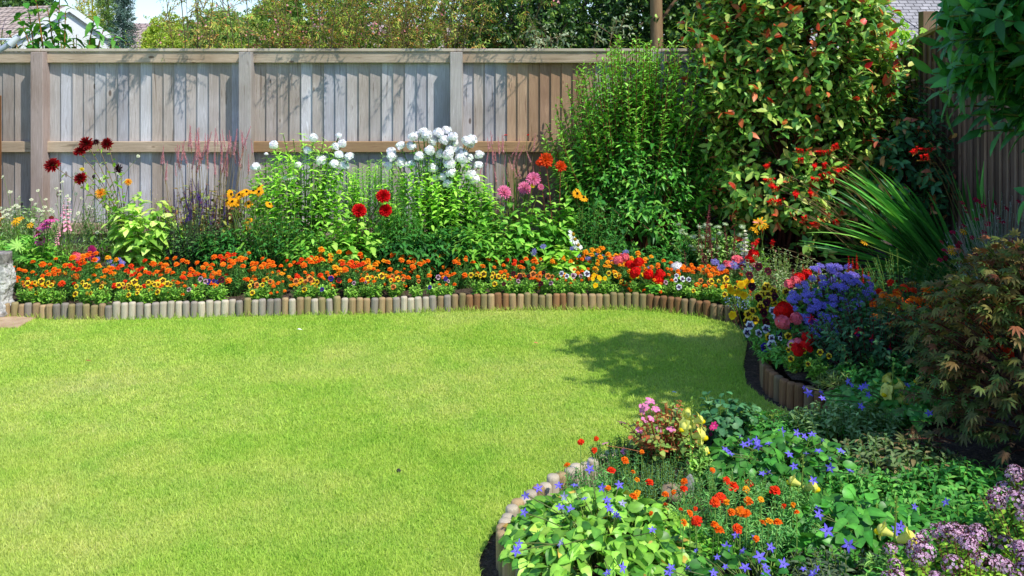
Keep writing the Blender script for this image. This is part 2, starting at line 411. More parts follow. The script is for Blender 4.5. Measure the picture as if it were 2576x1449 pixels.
def snap(name, c, lip, n=5):
    """snapdragon truss standing on z 0..1: puffed two-lipped florets below green buds"""
    g = Geo(); tubes(g, [V3(0, 0, -.2)], [V3(0, 0, .4)], [V3(0, 0, 1.)], .03, .015, lin('8aa64a'), 4, 5)
    def ball(p, r, cc, sx=1.): 
        q = Geo(); dome(q, r, r*sx, 0, cc, 8, 4); dome(q, r, -r*sx, 0, cc, 8, 4)
        q.v = [v+p for v in q.v]; g.add(np.concatenate(q.v), np.concatenate([a for a in q.q]), np.concatenate([a for a in q.t]), np.concatenate(q.c))
    for i in range(n):
        z = (.0+.5*i/max(n-1, 1)) if n > 2 else .05+.1*i; s = (1-.3*i/n)*(1.15 if n == 2 else 1); a = i*2.2+R.uniform(-.3, .3)+(i*.95 if n == 2 else 0); out = V3(math.cos(a), math.sin(a), .3); out /= np.linalg.norm(out)
        p = out*.04+V3(0, 0, z); side = np.cross(out, UP); side /= np.linalg.norm(side)
        tubes(g, [p], [p+out*.12*s], [p+out*.22*s], .06*s, .11*s, c*.95, 2, 7); m = p+out*.24*s
        ball(m-UP*.0, .12*s, c, 1.15); ball(m+out*.1*s-UP*.09*s, .085*s, lip, .8)
        for d, L, w, cc in ((UP*1.+side*.55-out*.1, .27, .3, c), (UP*1.-side*.55-out*.1, .27, .3, c), (-UP*.7+side*.9+out*.4, .24, .27, c), (-UP*.7-side*.9+out*.4, .24, .27, c), (-UP*1.1+out*.5, .24, .25, c)):
            leaves(g, m[None], d[None], out, L*s, w*s, ROUND, cc*R.uniform(.92, 1.05), .3)
    D = fib(9, .1); P = np.stack([np.zeros(9), np.zeros(9), np.linspace(.68, 1., 9)], 1); leaves(g, P, D[::-1]+UP*.3, UP, .09, .07, OVATE, pick(lin('9bb84e'), 9), .1)
    return petmesh(name, g)
def fuchsia(name):
    g = Geo(); tubes(g, [V3(0, 0, 0)], [V3(0, 0, -.2)], [V3(0, 0, -.4)], .05, .07, lin('c01030'), 2, 5)
    D = disc_dirs(4, .05); leaves(g, D*.04+V3(0, 0, -.38), D, UP, .5, .17, LANCE, lin('d01028'), .2)
    D = disc_dirs(5, -1.0); leaves(g, D*.04+V3(0, 0, -.4), D, UP, .35, .28, PET, lin('5a1a6a'), 0.); tubes(g, np.zeros((4, 3))-V3(0, 0, .5), np.zeros((4, 3))-V3(0, 0, .7), disc_dirs(4, 0.)*.06-V3(0, 0, .95), .01, .012, lin('d04060'), 1); return petmesh(name, g)

ORG = [marigold('marigold_orange', lin('f4630a'), lin('f98a12')), marigold('marigold_orange', lin('f26c10'), lin('f7a01c'))]
AMB = [marigold('marigold_amber', lin('f78c0c'), lin('fbb41c')), marigold('marigold_amber', lin('f59a14'), lin('fbc028'))]
REDO = [marigold('marigold_red', lin('e8380c'), lin('f05a12')), marigold('marigold_red', lin('e62a10'), lin('ee4a14'))]
PAN = {k: [pansy('pansy_'+k, *a) for _ in range(2)] for k, a in dict(
    yellow=(lin('f7cf1c'), lin('3a1206'), lin('fbe04a')), plain=(lin('fbd008'), lin('f4b800')), white=(lin('f2f2f4'), lin('2a1450')),
    maroon=(lin('5a0a20'), lin('1e0410')), mauve=(lin('d9b0b8'), lin('30122a'), lin('b98aa8')), orange=(lin('f08a3a'), lin('4a1408'), lin('f6a650')), violet=(lin('3a2090'), lin('140a40'))).items()}
DAH_DARK = [dahlia('dahlia_dark_red', lin('5a0408'), lin('a80c10')) for _ in range(2)]
DAH_BLACK = dahlia('dahlia_maroon', lin('200408'), lin('4a0a1c'), 50)
DAH_RED = [dahlia('dahlia_red', lin('c40810'), lin('e8141a'), 100, -.3, .15) for _ in range(2)]
DAH_PINK = [dahlia('dahlia_pink', lin('f9c8d4'), lin('ee5a96'), 95, -.3, .09, lin('f58ab4')) for _ in range(2)]
DAH_BLUSH = dahlia('dahlia_blush', lin('fbe8c8'), lin('f6a8b8'), 80, -.2, .09, lin('f7c4cc'))
DAH_GOLD = dahlia('dahlia_gold', lin('f8a818'), lin('fbc85a'), 75, -.4, .14)
DAH_FIRE = [dahlia('dahlia_fire', lin('f07020'), lin('e83018'), 60, -.3, .16) for _ in range(2)]
DAH_YEL = dahlia('dahlia_yellow', lin('f2d820'), lin('f4e23c'), 40, -.1, .15)
ECH = [daisy('coneflower_pink', 15, lin('d8589a'), lin('6a2a10'), .16, .16, .25, .14) for _ in range(2)]
ECHB = daisy('coneflower_magenta', 22, lin('d02a7a'), lin('8a2a30'), .12, .1, -.1, .12, 2)
ECHW = daisy('coneflower_white', 14, lin('f2f2ea'), lin('b08a18'), .17, .16, .35, .16)
RUD = [daisy('rudbeckia', 13, lin('fbae12'), lin('241006'), .13, .12, .2, .18) for _ in range(2)]
RUDL = daisy('rudbeckia_loose', 9, lin('fab414'), lin('c89a20'), .1, .1, .15, .13)
PHLOX = [phlox('phlox_head') for _ in range(3)]
SCAB = [scabious('scabious_head') for _ in range(2)]
PERS = [spike('persicaria_spike', 22, 5, .1, .075, lin('f8ccd0'), lin('eca8b0'), .3, .45, rbase=.015, stem=lin('c07a70')) for _ in range(3)]
SALV = [spike('salvia_spike', 15, 6, .07, .055, lin('7a54b8'), lin('5a3690'), .4, .5, rbase=.015, stem=lin('3a2440'), sparse=.2) for _ in range(2)]
PENST = [spike('penstemon_spike', 9, 5, .2, .12, lin('f0a0b4'), lin('f6c4cc'), -.3, .4, .2, PET, lin('8a9a50')) for _ in range(2)]
HEUCH = [spike('heuchera_spike', 18, 6, .11, .05, lin('b0606a'), lin('8a4850'), .3, .4, rbase=.03, stem=lin('8a4a3a'), sparse=.35) for _ in range(2)]
WSTOCK = spike('stock_spike', 9, 7, .2, .17, lin('f4f0ea'), lin('e8ecc8'), .2, .5, 0, PET)
PSTOCK = spike('stock_spike_pink', 8, 7, .24, .2, lin('f090a8'), lin('f26a80'), .2, .5, 0, PET)
GERR = [geranium('geranium_red', lin('e81410')) for _ in range(2)]
GERS = [geranium('geranium_salmon', lin('f4707a')) for _ in range(2)]
GERP = geranium('geranium_pink', lin('f4a8c8'), 14)
CARN = phlox('carnation_white', 40, lin('f4f4f2'), .1, .6, .3)
AGE = [ageratum('ageratum_violet', lin('b4a6f6')) for _ in range(3)]
AGL = [ageratum('ageratum_lavender', lin('b0a8e8')) for _ in range(2)]
BELL = [bell('bellflower_violet', lin('6452e4'), lin('9486f0')) for _ in range(2)]
BELLP = bell('bellflower_pale', lin('a498e4'), lin('dcd6f6'))
CROC = [crocosmia('crocosmia_cluster', lin('ee1c10')) for _ in range(3)]
OREG = [oregano('oregano_cluster') for _ in range(3)]
SNAP = [snap('snapdragon_yellow', lin('f2f07a'), lin('f6dc10'), k) for k in (5, 2, 3)]
FUCH = fuchsia('fuchsia_flower')
LYCH = daisy('lychnis_flower', 5, lin('b00a3a'), lin('5a0620'), .1, .05, 0, .4)
PINKG = daisy('cranesbill_flower', 5, lin('f090bc'), lin('e8d8a0'), .06, .05, -.1, .42)
AQUI = daisy('aquilegia_flower', 6, lin('d8307a'), lin('f0c0d0'), .08, .1, -.5, .3)
# ================================================================ ground
LOG = [G(-20, 800), G(40, 799), G(100, 802), G(290, 804), G(500, 797), G(700, 793), G(1000, 788), G(1140, 781), G(1450, 779), G(1600, 778), G(1650, 782), G(1750, 794), G(1850, 809)]
LOG = [p for p in LOG]
RLOG = [V3(1.49, 5.9, 0), V3(1.5, 5.65, 0), V3(1.44, 5.35, 0), V3(1.34, 5.08, 0), V3(1.285, 4.86, 0), V3(1.29, 4.7, 0), V3(1.335, 4.56, 0), V3(1.42, 4.46, 0), V3(1.52, 4.4, 0)]
FLOG = [V3(.6, 3.93, 0), V3(.42, 3.78, 0), V3(.22, 3.6, 0), V3(.08, 3.43, 0), V3(-.015, 3.26, 0), V3(-.035, 3.1, 0), V3(.005, 2.95, 0), V3(.1, 2.83, 0), V3(.24, 2.73, 0), V3(.5, 2.62, 0)]
def dens(pts, step):
    pts = np.array(pts); seg = np.linalg.norm(np.diff(pts, axis=0), axis=1); s = np.concatenate([[0], np.cumsum(seg)])
    # smooth first (Chaikin)
    for _ in range(2):
        q = [pts[0]]
        for a, b in zip(pts[:-1], pts[1:]): q += [a*.75+b*.25, a*.25+b*.75]
        q.append(pts[-1]); pts = np.array(q)
    seg = np.linalg.norm(np.diff(pts, axis=0), axis=1); s = np.concatenate([[0], np.cumsum(seg)])
    n = max(2, int(round(s[-1]/step))+1); t = np.linspace(0, s[-1], n)
    return np.stack([np.interp(t, s, pts[:, i]) for i in range(3)], 1)
lawn_edge = [V3(-9, 6.13, 0)]+[p-V3(0, .015, 0) for p in dens(LOG[:-1], .12)]+[V3(1.40, 6.05, 0), V3(1.42, 5.9, 0), V3(1.38, 5.6, 0), V3(1.26, 5.2, 0), V3(1.2, 4.88, 0), V3(1.235, 4.64, 0), V3(1.31, 4.48, 0), V3(1.3, 4.36, 0),
    V3(.99, 4.2, 0), V3(.70, 4.06, 0), V3(.42, 3.9, 0), V3(.2, 3.68, 0), V3(.05, 3.5, 0), V3(-.07, 3.3, 0), V3(-.11, 3.12, 0), V3(-.09, 2.95, 0), V3(-.03, 2.78, 0), V3(.1, 2.62, 0), V3(.4, 2.45, 0), V3(2, 2.2, 0), V3(3.2, 2.1, 0), V3(3.2, -4, 0), V3(-9, -4, 0)]
def inside(P, poly):
    x, y = P[:, 0], P[:, 1]; r = np.zeros(len(P), bool); p = np.array(poly)[:, :2]; j = len(p)-1
    for i in range(len(p)):
        c = ((p[i, 1] > y) != (p[j, 1] > y)) & (x < (p[j, 0]-p[i, 0])*(y-p[i, 1])/(p[j, 1]-p[i, 1]+1e-12)+p[i, 0])
        r ^= c; j = i
    return r
g = Geo(); box(g, -400, 400, -60, 700, -.4, -.02); me = g.mesh('ground', surf('far_ground', [(.3, (.03, .05, .012)), (.7, (.07, .09, .03))], .6, attr=False), smooth=False)
tag(link('ground', me), kind='structure')
# bare soil around and under the beds
g = Geo(); g.add([(-9, 2, -.008), (3.6, 2, -.008), (3.6, 8.6, -.008), (-9, 8.6, -.008)], [(0, 1, 2, 3)]); tag(link('bed_soil_base', g.mesh('bed_soil_base', SOIL)), kind='structure')
# lawn
def lawn_mat():
    m, nt, out = mat('lawn_green')
    pos = geopos(nt)
    at = node(nt, 'ShaderNodeAttribute', attribute_name='Col')
    a = noise(nt, .75, 5, .62, pos); b = noise(nt, 4.5, 4, .65, pos); c3 = noise(nt, 60, 2, .6, pos)
    c = ramp(nt, a, [(.3, (.45, .69, .07)), (.47, (.58, .77, .12)), (.6, (.69, .79, .18)), (.72, (.78, .79, .27))])
    c = mixc(nt, 'MULTIPLY', 1., c, ramp(nt, b, [(.28, (.78, .92, .75)), (.55, (1, 1, 1)), (.78, (1.16, 1.06, 1.25))]))
    c = mixc(nt, 'MULTIPLY', 1., c, ramp(nt, c3, [(.3, (.9, .92, .87)), (.7, (1.08, 1.06, 1.1))]))
    c = mixc(nt, 'MULTIPLY', 1., c, at.outputs['Color'])
    p = node(nt, 'ShaderNodeBsdfPrincipled', Roughness=.6); p.inputs['Specular IOR Level'].default_value = .25
    nt.links.new(c, p.inputs['Base Color'])
    t = nt.nodes.new('ShaderNodeBsdfTranslucent'); nt.links.new(c, t.inputs['Color'])
    mx = nt.nodes.new('ShaderNodeMixShader'); mx.inputs[0].default_value = .3
    nt.links.new(p.outputs[0], mx.inputs[1]); nt.links.new(t.outputs[0], mx.inputs[2]); nt.links.new(mx.outputs[0], out.inputs['Surface'])
    return m
LAWN = lawn_mat()
def poly_sheet(poly, z, m, name):
    import bmesh
    b = bmesh.new(); vs = [b.verts.new((p[0], p[1], z)) for p in poly]; b.faces.new(vs); bmesh.ops.triangulate(b, faces=b.faces[:])
    me = bpy.data.meshes.new(name); b.to_mesh(me); b.free()
    a = me.attributes.new('Col', 'FLOAT_COLOR', 'POINT'); a.data.foreach_set('color', np.tile([.8, .84, .78, 1], len(me.vertices)).astype(np.float32)); me.materials.append(m)
    if me.polygons[0].normal.z < 0: me.flip_normals()
    return me
tag(link('lawn', poly_sheet(lawn_edge, 0., LAWN, 'lawn')), kind='structure')
def grass():
    g = Geo()
    def patch(n, x0, x1, y0, y1, h, w):
        P = np.stack([R.uniform(x0, x1, n), R.uniform(y0, y1, n), np.zeros(n)], 1); k = inside(P, lawn_edge); P = P[k]
        k = (P[:, 0] > -.62*P[:, 1]-.2); P = P[k]; n = len(P)
        D = nrm(np.stack([R.normal(0, .5, n), R.normal(0, .5, n), np.ones(n)], 1)); N = R.normal(0, 1, (n, 3))
        T = (np.array([(0, -.5, 0), (0, .5, 0), (.6, .3, 0), (.6, -.3, 0), (1, 0, 0)]), np.array([(0, 1, 2, 3)]), np.array([(3, 2, 4)]), np.array([.84, .84, 1.02, 1.02, 1.12]))
        c = R.uniform(.84, 1.14, (n, 1))*np.ones(3); dry = R.uniform(0, 1, n) < .04; c[dry] *= V3(1.2, 1.02, 1.6)
        leaves(g, P, D, N, h*R.uniform(.6, 1.25, n), w*R.uniform(.7, 1.3, n), T, c, R.uniform(.1, .6, n))
    patch(270000, -2.6, 1.4, 2.55, 4.2, .018, .0026)
    patch(210000, -3.9, 1.5, 4.2, 6.5, .017, .0038)
    # longer tufts against the edging
    e = dens(LOG, .004)
    for pts, n in ((dens(LOG, .003), 1), (dens([p for p in lawn_edge[24:40]], .003), 1)):
        P = pts+R.normal(0, .012, pts.shape)*V3(1, 1, 0)-V3(0, .012, 0); P[:, 2] = 0; k = len(P)
        D = nrm(np.stack([R.normal(0, .45, k), R.normal(-.1, .4, k), np.ones(k)], 1))
        leaves(g, P, D, R.normal(0, 1, (k, 3)), R.uniform(.025, .055, k), .004, DIAM, R.uniform(.75, 1.15, (k, 1))*np.ones(3), .3)
    o = link('lawn_grass', g.mesh('lawn_grass', LAWN)); tag(o, 'short mown lawn grass, sunny yellow green', 'grass', kind='stuff')
grass()
# raised soil of the beds: a grid clipped by the edging line
bed_poly = [V3(-9, 6.25, 0)]+[p+V3(0, .02, 0) for p in dens(LOG, .1)]+[p+V3(.02, .0, 0) for p in dens(RLOG, .1)]+[V3(1.3, 4.2, 0), V3(.95, 4.12, 0)]+[p+V3(.02, 0, 0) for p in dens(FLOG, .1)]+[V3(1.4, 2.4, 0), V3(3.5, 2.2, 0), V3(3.5, 8.5, 0), V3(-9, 8.5, 0)]
def gz(X, Y):
    return .055+.035*np.clip((np.asarray(Y)-6.4)/1.2, 0, 1)+.05*np.clip((np.asarray(X)-.3)/1.2, 0, 1)*(np.asarray(Y) < 6)-.04*((np.asarray(X) < .42) & (np.asarray(Y) < 4.2))+.012*np.sin(np.asarray(X)*5.1)*np.sin(np.asarray(Y)*4.3)
def bed():
    s = .06; xs = np.arange(-5, 3.5, s); ys = np.arange(2.4, 8.45, s); Xg, Yg = np.meshgrid(xs, ys, indexing='ij')
    P = np.stack([Xg.ravel(), Yg.ravel(), (gz(Xg, Yg)+R.normal(0, .009, Xg.shape)).ravel()], 1); ok = inside(P, bed_poly).reshape(Xg.shape)
    i, j = np.meshgrid(np.arange(len(xs)-1), np.arange(len(ys)-1), indexing='ij'); k = ok[:-1, :-1] & ok[1:, :-1] & ok[1:, 1:] & ok[:-1, 1:]
    i, j = i[k], j[k]; n = len(ys); g = Geo(); g.add(P, np.stack([i*n+j, (i+1)*n+j, (i+1)*n+j+1, i*n+j+1], 1))
    tag(link('bed_soil', g.mesh('bed_soil', SOIL)), kind='structure')
bed()
def B3(X, Y): return V3(X, Y, float(gz(X, Y)))
def onbed(x, y, Y):  # foot of a plant seen at column x
    X = (x-CX)/F*Y; return B3(X, Y)

# ================================================================ log edging: rolls of half-round posts
LOGW = wood('log_wood', 2)
def log_mesh():
    g = Geo(); n = 10; a = np.arange(n)/n*2*np.pi; V = []
    prof = [(-.05, 1.), (.088, 1.), (.097, .94), (.102, .78)]
    for z, r in prof: V += [(.0245*r*math.cos(t), .0245*r*math.sin(t), z) for t in a]
    V.append((0, 0, .103)); q = []; t = []
    for i in range(3):
        for j in range(n): q.append((i*n+j, i*n+(j+1) % n, (i+1)*n+(j+1) % n, (i+1)*n+j))
    for j in range(n): t.append((3*n+j, 3*n+(j+1) % n, 4*n))
    c = np.ones((4*n+1, 3)); c[2*n:] *= 1.12
    g.add(V, q, t, c); return g
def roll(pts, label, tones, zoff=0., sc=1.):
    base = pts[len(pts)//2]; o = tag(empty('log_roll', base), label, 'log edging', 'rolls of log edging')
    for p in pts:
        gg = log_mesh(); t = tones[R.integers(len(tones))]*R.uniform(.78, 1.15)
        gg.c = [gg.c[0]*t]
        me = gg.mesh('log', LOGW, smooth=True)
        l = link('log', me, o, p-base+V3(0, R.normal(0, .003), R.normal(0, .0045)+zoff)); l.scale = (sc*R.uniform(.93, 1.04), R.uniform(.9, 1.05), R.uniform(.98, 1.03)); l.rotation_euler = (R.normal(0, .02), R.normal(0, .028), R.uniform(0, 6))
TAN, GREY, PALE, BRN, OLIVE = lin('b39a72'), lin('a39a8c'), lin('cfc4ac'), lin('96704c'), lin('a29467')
allp = dens(LOG, .0485)
px = CX+F*allp[:, 0]/allp[:, 1]
def seg(a, b): return [p for p, x in zip(allp, px) if a <= x < b]
roll(seg(-40, 292), 'brownish log edging with dark-stained first posts beside the stone pedestal', [TAN, OLIVE, GREY*.75, TAN*.9], -.004)
roll(seg(292, 580), 'bleached pale log edging, lightest of the far bed, below the yellow pansies', [PALE, PALE, GREY*1.1, PALE*1.05])
roll(seg(580, 858), 'greyish log edging set a step higher, below the salvia and yellow coneflowers', [GREY, TAN, OLIVE, PALE*.9], .003)
roll(seg(858, 1137), 'grey and tan log edging below the bright red dahlias', [GREY, TAN, PALE*.95], .001)
roll(seg(1137, 1450), 'olive brown log edging standing tallest in the far bed, below the pink dahlias', [OLIVE, TAN, OLIVE*.9, BRN*1.15], .005)
roll(seg(1450, 1625), 'tan log edging just left of the corner of the far bed', [TAN, OLIVE], .004)
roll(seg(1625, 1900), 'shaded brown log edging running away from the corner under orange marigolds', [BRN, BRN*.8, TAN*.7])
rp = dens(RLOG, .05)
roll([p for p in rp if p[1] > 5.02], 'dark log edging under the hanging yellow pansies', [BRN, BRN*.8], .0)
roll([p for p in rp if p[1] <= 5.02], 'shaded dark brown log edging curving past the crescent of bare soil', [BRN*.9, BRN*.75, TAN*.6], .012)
fp = dens(FLOG, .0475)
k = next(i for i, p in enumerate(fp) if p[1] < 3.12)
roll(fp[:k], 'pale log edging at the tip of the near bed, seen from its bed side', [PALE, TAN*1.1, PALE*.95])
roll(fp[k:], 'grey topped log edging at the bottom edge beside the bare soil', [GREY, TAN, OLIVE])

# ================================================================ back fence
FY = 8.28
fence = tag(empty('garden_fence', (0, FY, 0)), 'weathered grey wooden closeboard fence across the back of the garden', 'fence')
def fpart(name, g, m, off=(0, FY, 0)): return link(name, g.mesh(name, m, off, smooth=False), fence)
def fx(x): return (x-CX)/F*8.2
posts = [-424, 103, 622, 1149, 1652, 2170]
warm = [lin('b0a294'), lin('a89888'), lin('a4907c')]; cool = [lin('b3b1b2'), lin('a9a7a9'), lin('bcbab9'), lin('aea8a2'), lin('aba298')]
for i, (a, b) in enumerate(zip(posts[:-1], posts[1:])):
    x0, x1 = fx(a)+.05, fx(b)-.05
    n = round((x1-x0)/.098); w = (x1-x0)/n
    for j in range(n):
        xa = x0+j*w; xb = xa+w+.012; g = Geo(); z0, z1 = .08, 1.745+R.normal(0, .003); s = R.normal(0, .0015)
        xpix = CX+F*xa/FY
        t = cool[R.integers(len(cool))]*R.uniform(.86, 1.1)
        if xpix < 125: t = warm[0]*R.uniform(.75, .95)*V3(.95, 1, 1.08)
        elif R.uniform() < .13: t = (warm[0]*.6+t*.4)*.95
        if 1270 < xpix < 1480: t = [lin('8f7058'), lin('9a7c64'), lin('a08266'), lin('b09478')][R.integers(4)]*R.uniform(.9, 1.1)
        V = [(xa+s, FY-.028, z0), (xb-s, FY-.008, z0), (xb-s, FY+.0, z0), (xa+s, FY+.0, z0)]; V += [(x, y, z1) for x, y, _ in V]
        g.add(V, [(0, 3, 2, 1), (4, 5, 6, 7), (0, 1, 5, 4), (1, 2, 6, 5), (2, 3, 7, 6), (3, 0, 4, 7)], None, t*V3(1.2, 1.21, 1.22))
        bx = fpart('board', g, WOODV)
    rt = lin('c2ad92') if i != 2 else lin('bfae96'); rt = rt*R.uniform(.95, 1.05)
    for nm, za, zb in (('top_rail', 1.675, 1.768), ('middle_rail', .905, .998), ('bottom_rail', .2, .29)):
        g = Geo(); box(g, x0-.002, x1+.002, FY-.075, FY-.026, za, zb, rt*(lin('f0d8ba') if nm == 'middle_rail' and i > 1 else V3(1, 1, 1))); me = g.mesh(nm, WOODH, (0, FY, 0), False); bevel_mesh(me, .004, 1); link(nm, me, fence)
    g = Geo(); box(g, fx(a)+.001, fx(b)-.001, FY-.088, FY+.03, 1.771, 1.797, lin('c9bda6')); me = g.mesh('capping', WOODH, (0, FY, 0), False); bevel_mesh(me, .004, 1); link('capping', me, fence)
for i, a in enumerate(posts):
    g = Geo(); X = fx(a); t = [lin('a89a8e'), lin('a5948a'), lin('aba49c'), lin('b0aaa2'), lin('a7a39d'), lin('a7a39d')][i]
    box(g, X-.053, X+.053, FY-.155, FY-.0255, 0, 1.766, t*1.15); me = g.mesh('post', WOODV, (0, FY, 0), False); bevel_mesh(me, .006, 2); link('post', me, fence)
# ================================================================ right fence, seen edge-on in shade
RX = 3.36
rf = tag(empty('side_fence', (RX, 7, 0)), 'dark brown feather-edge fence along the right side in shadow', 'fence')
def topz(y): return 1.775+.13*np.clip((8.2-y)/.65, 0, 3)
y = 8.22; g = Geo(); i = 0
while y > 1.6:
    w = .1; t = [lin('7c6656'), lin('705c4e'), lin('88705e')][R.integers(3)]*R.uniform(.8, 1.1); z1 = float(topz(y)); xs = R.normal(0, .002)
    V = [(RX-.022+xs, y, .08), (RX-.006+xs, y-w-.004, .08), (RX+.006, y-w-.004, .08), (RX+.006, y, .08)]; V += [(a, b, z1) for a, b, _ in V]
    g.add(V, [(0, 3, 2, 1), (4, 5, 6, 7), (0, 1, 5, 4), (1, 2, 6, 5), (2, 3, 7, 6), (3, 0, 4, 7)], None, t)
    # pale lip along the thick edge
    box(g, RX-.034+xs, RX-.023+xs, y-.022, y+.002, .08, z1, t*1.9)
    if y < 4.: pass
    y -= w
link('board_panel', g.mesh('board_panel', WOODV, (RX, 7, 0), False), rf)
g = Geo(); ys = [8.24, 7.6, 6.9, 1.6]
for a, b in zip(ys[:-1], ys[1:]):
    V = [(x, yy, float(topz(yy))+dz) for yy in (a, b) for x, dz in ((RX-.05, .003), (RX+.04, .003), (RX+.04, .028), (RX-.05, .028))]
    g.add(V, [(0, 1, 2, 3), (4, 7, 6, 5), (0, 4, 5, 1), (1, 5, 6, 2), (2, 6, 7, 3), (3, 7, 4, 0)], None, lin('c0a47c'))
link('capping', g.mesh('capping', WOODH, (RX, 7, 0), False), rf)
for yy, z1 in ((7.95, 2.1), (5.6, 2.2), (3.2, 2.2)):
    g = Geo(); box(g, RX-.0, RX+.115, yy-.05, yy+.05, 0, z1, lin('a58a6c')*.75)
    if yy == 7.95: g = Geo(); box(g, RX+.045, RX+.16, yy-.05, yy+.05, 0, z1, lin('a58a6c')*.75)
    me = g.mesh('post', WOODV, (RX, 7, 0), False); bevel_mesh(me, .006, 2); link('post', me, rf)
# far-left stake
g = Geo(); X = W(1, 300, 8.05)[0]; box(g, X-.03, X+.006, 8.0, 8.06, .05, W(0, 240, 8.05)[2], lin('8a5c38')); me = g.mesh('wooden_stake', WOODV, (X, 8.03, 0), False); bevel_mesh(me, .004, 1)
tag(link('wooden_stake', me, None, (X, 8.03, 0)), 'slim orange brown wooden stake at the left edge in front of the fence', 'stake')

# ================================================================ stone pedestal and slab
STONE = surf('carved_stone', [(.25, (.12, .115, .105)), (.5, (.36, .35, .33)), (.75, (.62, .61, .58))], 9, bump=1.0, bumpdist=.012, attr=True, fine=(60, .35))
def pedestal():
    Y = 6.2; xr = 38; top = W(0, 636, Y)[2]; bot = W(0, 793, Y)[2]; cx = W(-58, 0, Y)[0]; g = Geo(); n = 110; V = []; levels = 90
    half = lambda px_: (px_+65)/F*Y
    prof = [(793, 36), (785, 38), (770, 36), (757, 31), (740, 31), (722, 37), (705, 40), (690, 40), (672, 33), (662, 32), (645, 33), (638, 33), (636, 31)]
    ys = np.linspace(793, 636, levels); rs = np.interp(-ys, [-p[0] for p in prof], [p[1] for p in prof])
    rr = np.random.default_rng(3); ph = rr.uniform(0, 6, (10, 3))
    for yy, r in zip(ys, rs):
        z = W(0, yy, Y)[2]; h = half(r)*.8; relief = 0. if yy < 660 else 1.
        for a in np.arange(n)/n*2*np.pi:
            c, s = math.cos(a), math.sin(a); k = 1/max(abs(c), abs(s)); k = k*.72+.28*1.12
            from mathutils import noise as MN; q3 = Vector((c*h*k*26, s*h*k*26, z*30)); d = (MN.noise(q3)*.016+MN.noise(q3*2.3)*.011+abs(MN.noise(q3*4.1))*.009)*relief
            V.append((cx+(h*k+d)*c, Y+.02+(h*k+d)*s*.3, z))
    q = [(i*n+j, i*n+(j+1) % n, (i+1)*n+(j+1) % n, (i+1)*n+j) for i in range(levels-1) for j in range(n)]
    V.append((cx, Y+.02, top)); t = [((levels-1)*n+j, (levels-1)*n+(j+1) % n, levels*n) for j in range(n)]
    zz = np.array(V)[:, 2]; col = np.where((zz > W(0, 664, Y)[2])[:, None], V3(.75, .7, .65), V3(1.3, 1.28, 1.22))
    g.add(V, q, t, col); base = V3(cx, Y+.02, bot)
    tag(link('stone_pedestal', g.mesh('stone_pedestal', STONE, base), None, base), 'weathered grey carved stone pedestal at the left edge of the lawn', 'pedestal')
    g = Geo(); x1 = W(56, 0, 6.0)[0]; box(g, x1-.75, x1, 5.94, 6.55, -.004, bot-.002, (1, 1, 1)); m = g.mesh('stone_slab', surf('sandstone', [(.3, (.42, .27, .15)), (.7, (.62, .45, .29))], 14, bump=.4, attr=False), (x1, 6, 0), False); bevel_mesh(m, .008, 2)
    tag(link('stone_slab', m, None, (x1, 6, 0)), 'orange sandstone slab under the carved pedestal', 'slab')
pedestal()
# blue-grey metal arm poking in at the left edge
METAL = surf('painted_metal', [(.3, (.34, .38, .46)), (.7, (.5, .55, .64))], 12, rough=.35, bump=.05, attr=True, spec=.6)
g = Geo(); Y = 7.4; o = tag(empty('clothes_airer', (W(-120, 0, Y)[0], Y, 0)), 'blue-grey metal arm with a white end cap at the upper left edge', 'clothes airer'); b0 = np.array(o.location)
tubes(g, [W(-120, 175, Y)], [W(-40, 155, Y)], [W(32, 105, Y)], .034, .02, V3(1, 1, 1), 8, 12); link('folding_arm', g.mesh('folding_arm', METAL, b0), o)
g = Geo(); tubes(g, [W(26, 112, Y-.01)], [W(36, 103, Y-.01)], [W(47, 92, Y-.01)], .032, .022, V3(1.6, 1.5, 1.35), 4, 12); link('end_cap', g.mesh('end_cap', METAL, b0), o)
g = Geo(); tubes(g, [W(-120, 100, Y)], [W(-40, 100, Y)], [W(34, 98, Y)], .008, .008, V3(1.6, 1.6, 1.55), 3, 6); link('brace', g.mesh('brace', METAL, b0), o)
g = Geo(); tubes(g, [b0], [b0+UP], [W(-120, 90, Y)], .03, .03, V3(1, 1, 1), 2, 12); link('pole', g.mesh('pole', METAL, b0), o)

# ================================================================ houses beyond
def tile_mat(name, c1, c2, gauge, bw):
    m, nt, out = mat(name)
    br = node(nt, 'ShaderNodeTexBrick', Scale=1.0); br.inputs['Color1'].default_value = (*c1, 1); br.inputs['Color2'].default_value = (*c2, 1); br.inputs['Mortar'].default_value = (*(np.array(c1)*.25), 1)
    br.inputs['Mortar Size'].default_value = gauge*.09; br.inputs['Brick Width'].default_value = bw; br.inputs['Row Height'].default_value = gauge; br.inputs['Mortar Smooth'].default_value = .3
    uv = node(nt, 'ShaderNodeAttribute', attribute_name='Col'); nt.links.new(coords(nt), br.inputs['Vector'])
    v = ramp(nt, noise(nt, 1.5, 4, .7, coords(nt)), [(.3, (.8,)*3), (.7, (1.15,)*3)]); c = mixc(nt, 'MULTIPLY', 1., br.outputs['Color'], v)
    p = node(nt, 'ShaderNodeBsdfPrincipled', Roughness=.85); nt.links.new(c, p.inputs['Base Color'])
    b = node(nt, 'ShaderNodeBump', Strength=.8, Distance=.03); nt.links.new(br.outputs['Fac'], b.inputs['Height']); b.invert = True; nt.links.new(b.outputs[0], p.inputs['Normal'])
    nt.links.new(p.outputs[0], out.inputs['Surface']); return m
WHITE = surf('white_render', [(.3, (.84, .84, .82)), (.7, (.9, .9, .88))], 3, bump=.1, attr=True)
BRICK = tile_mat('chimney_brick', lin('c08a52'), lin('b07a48'), .085, .24)
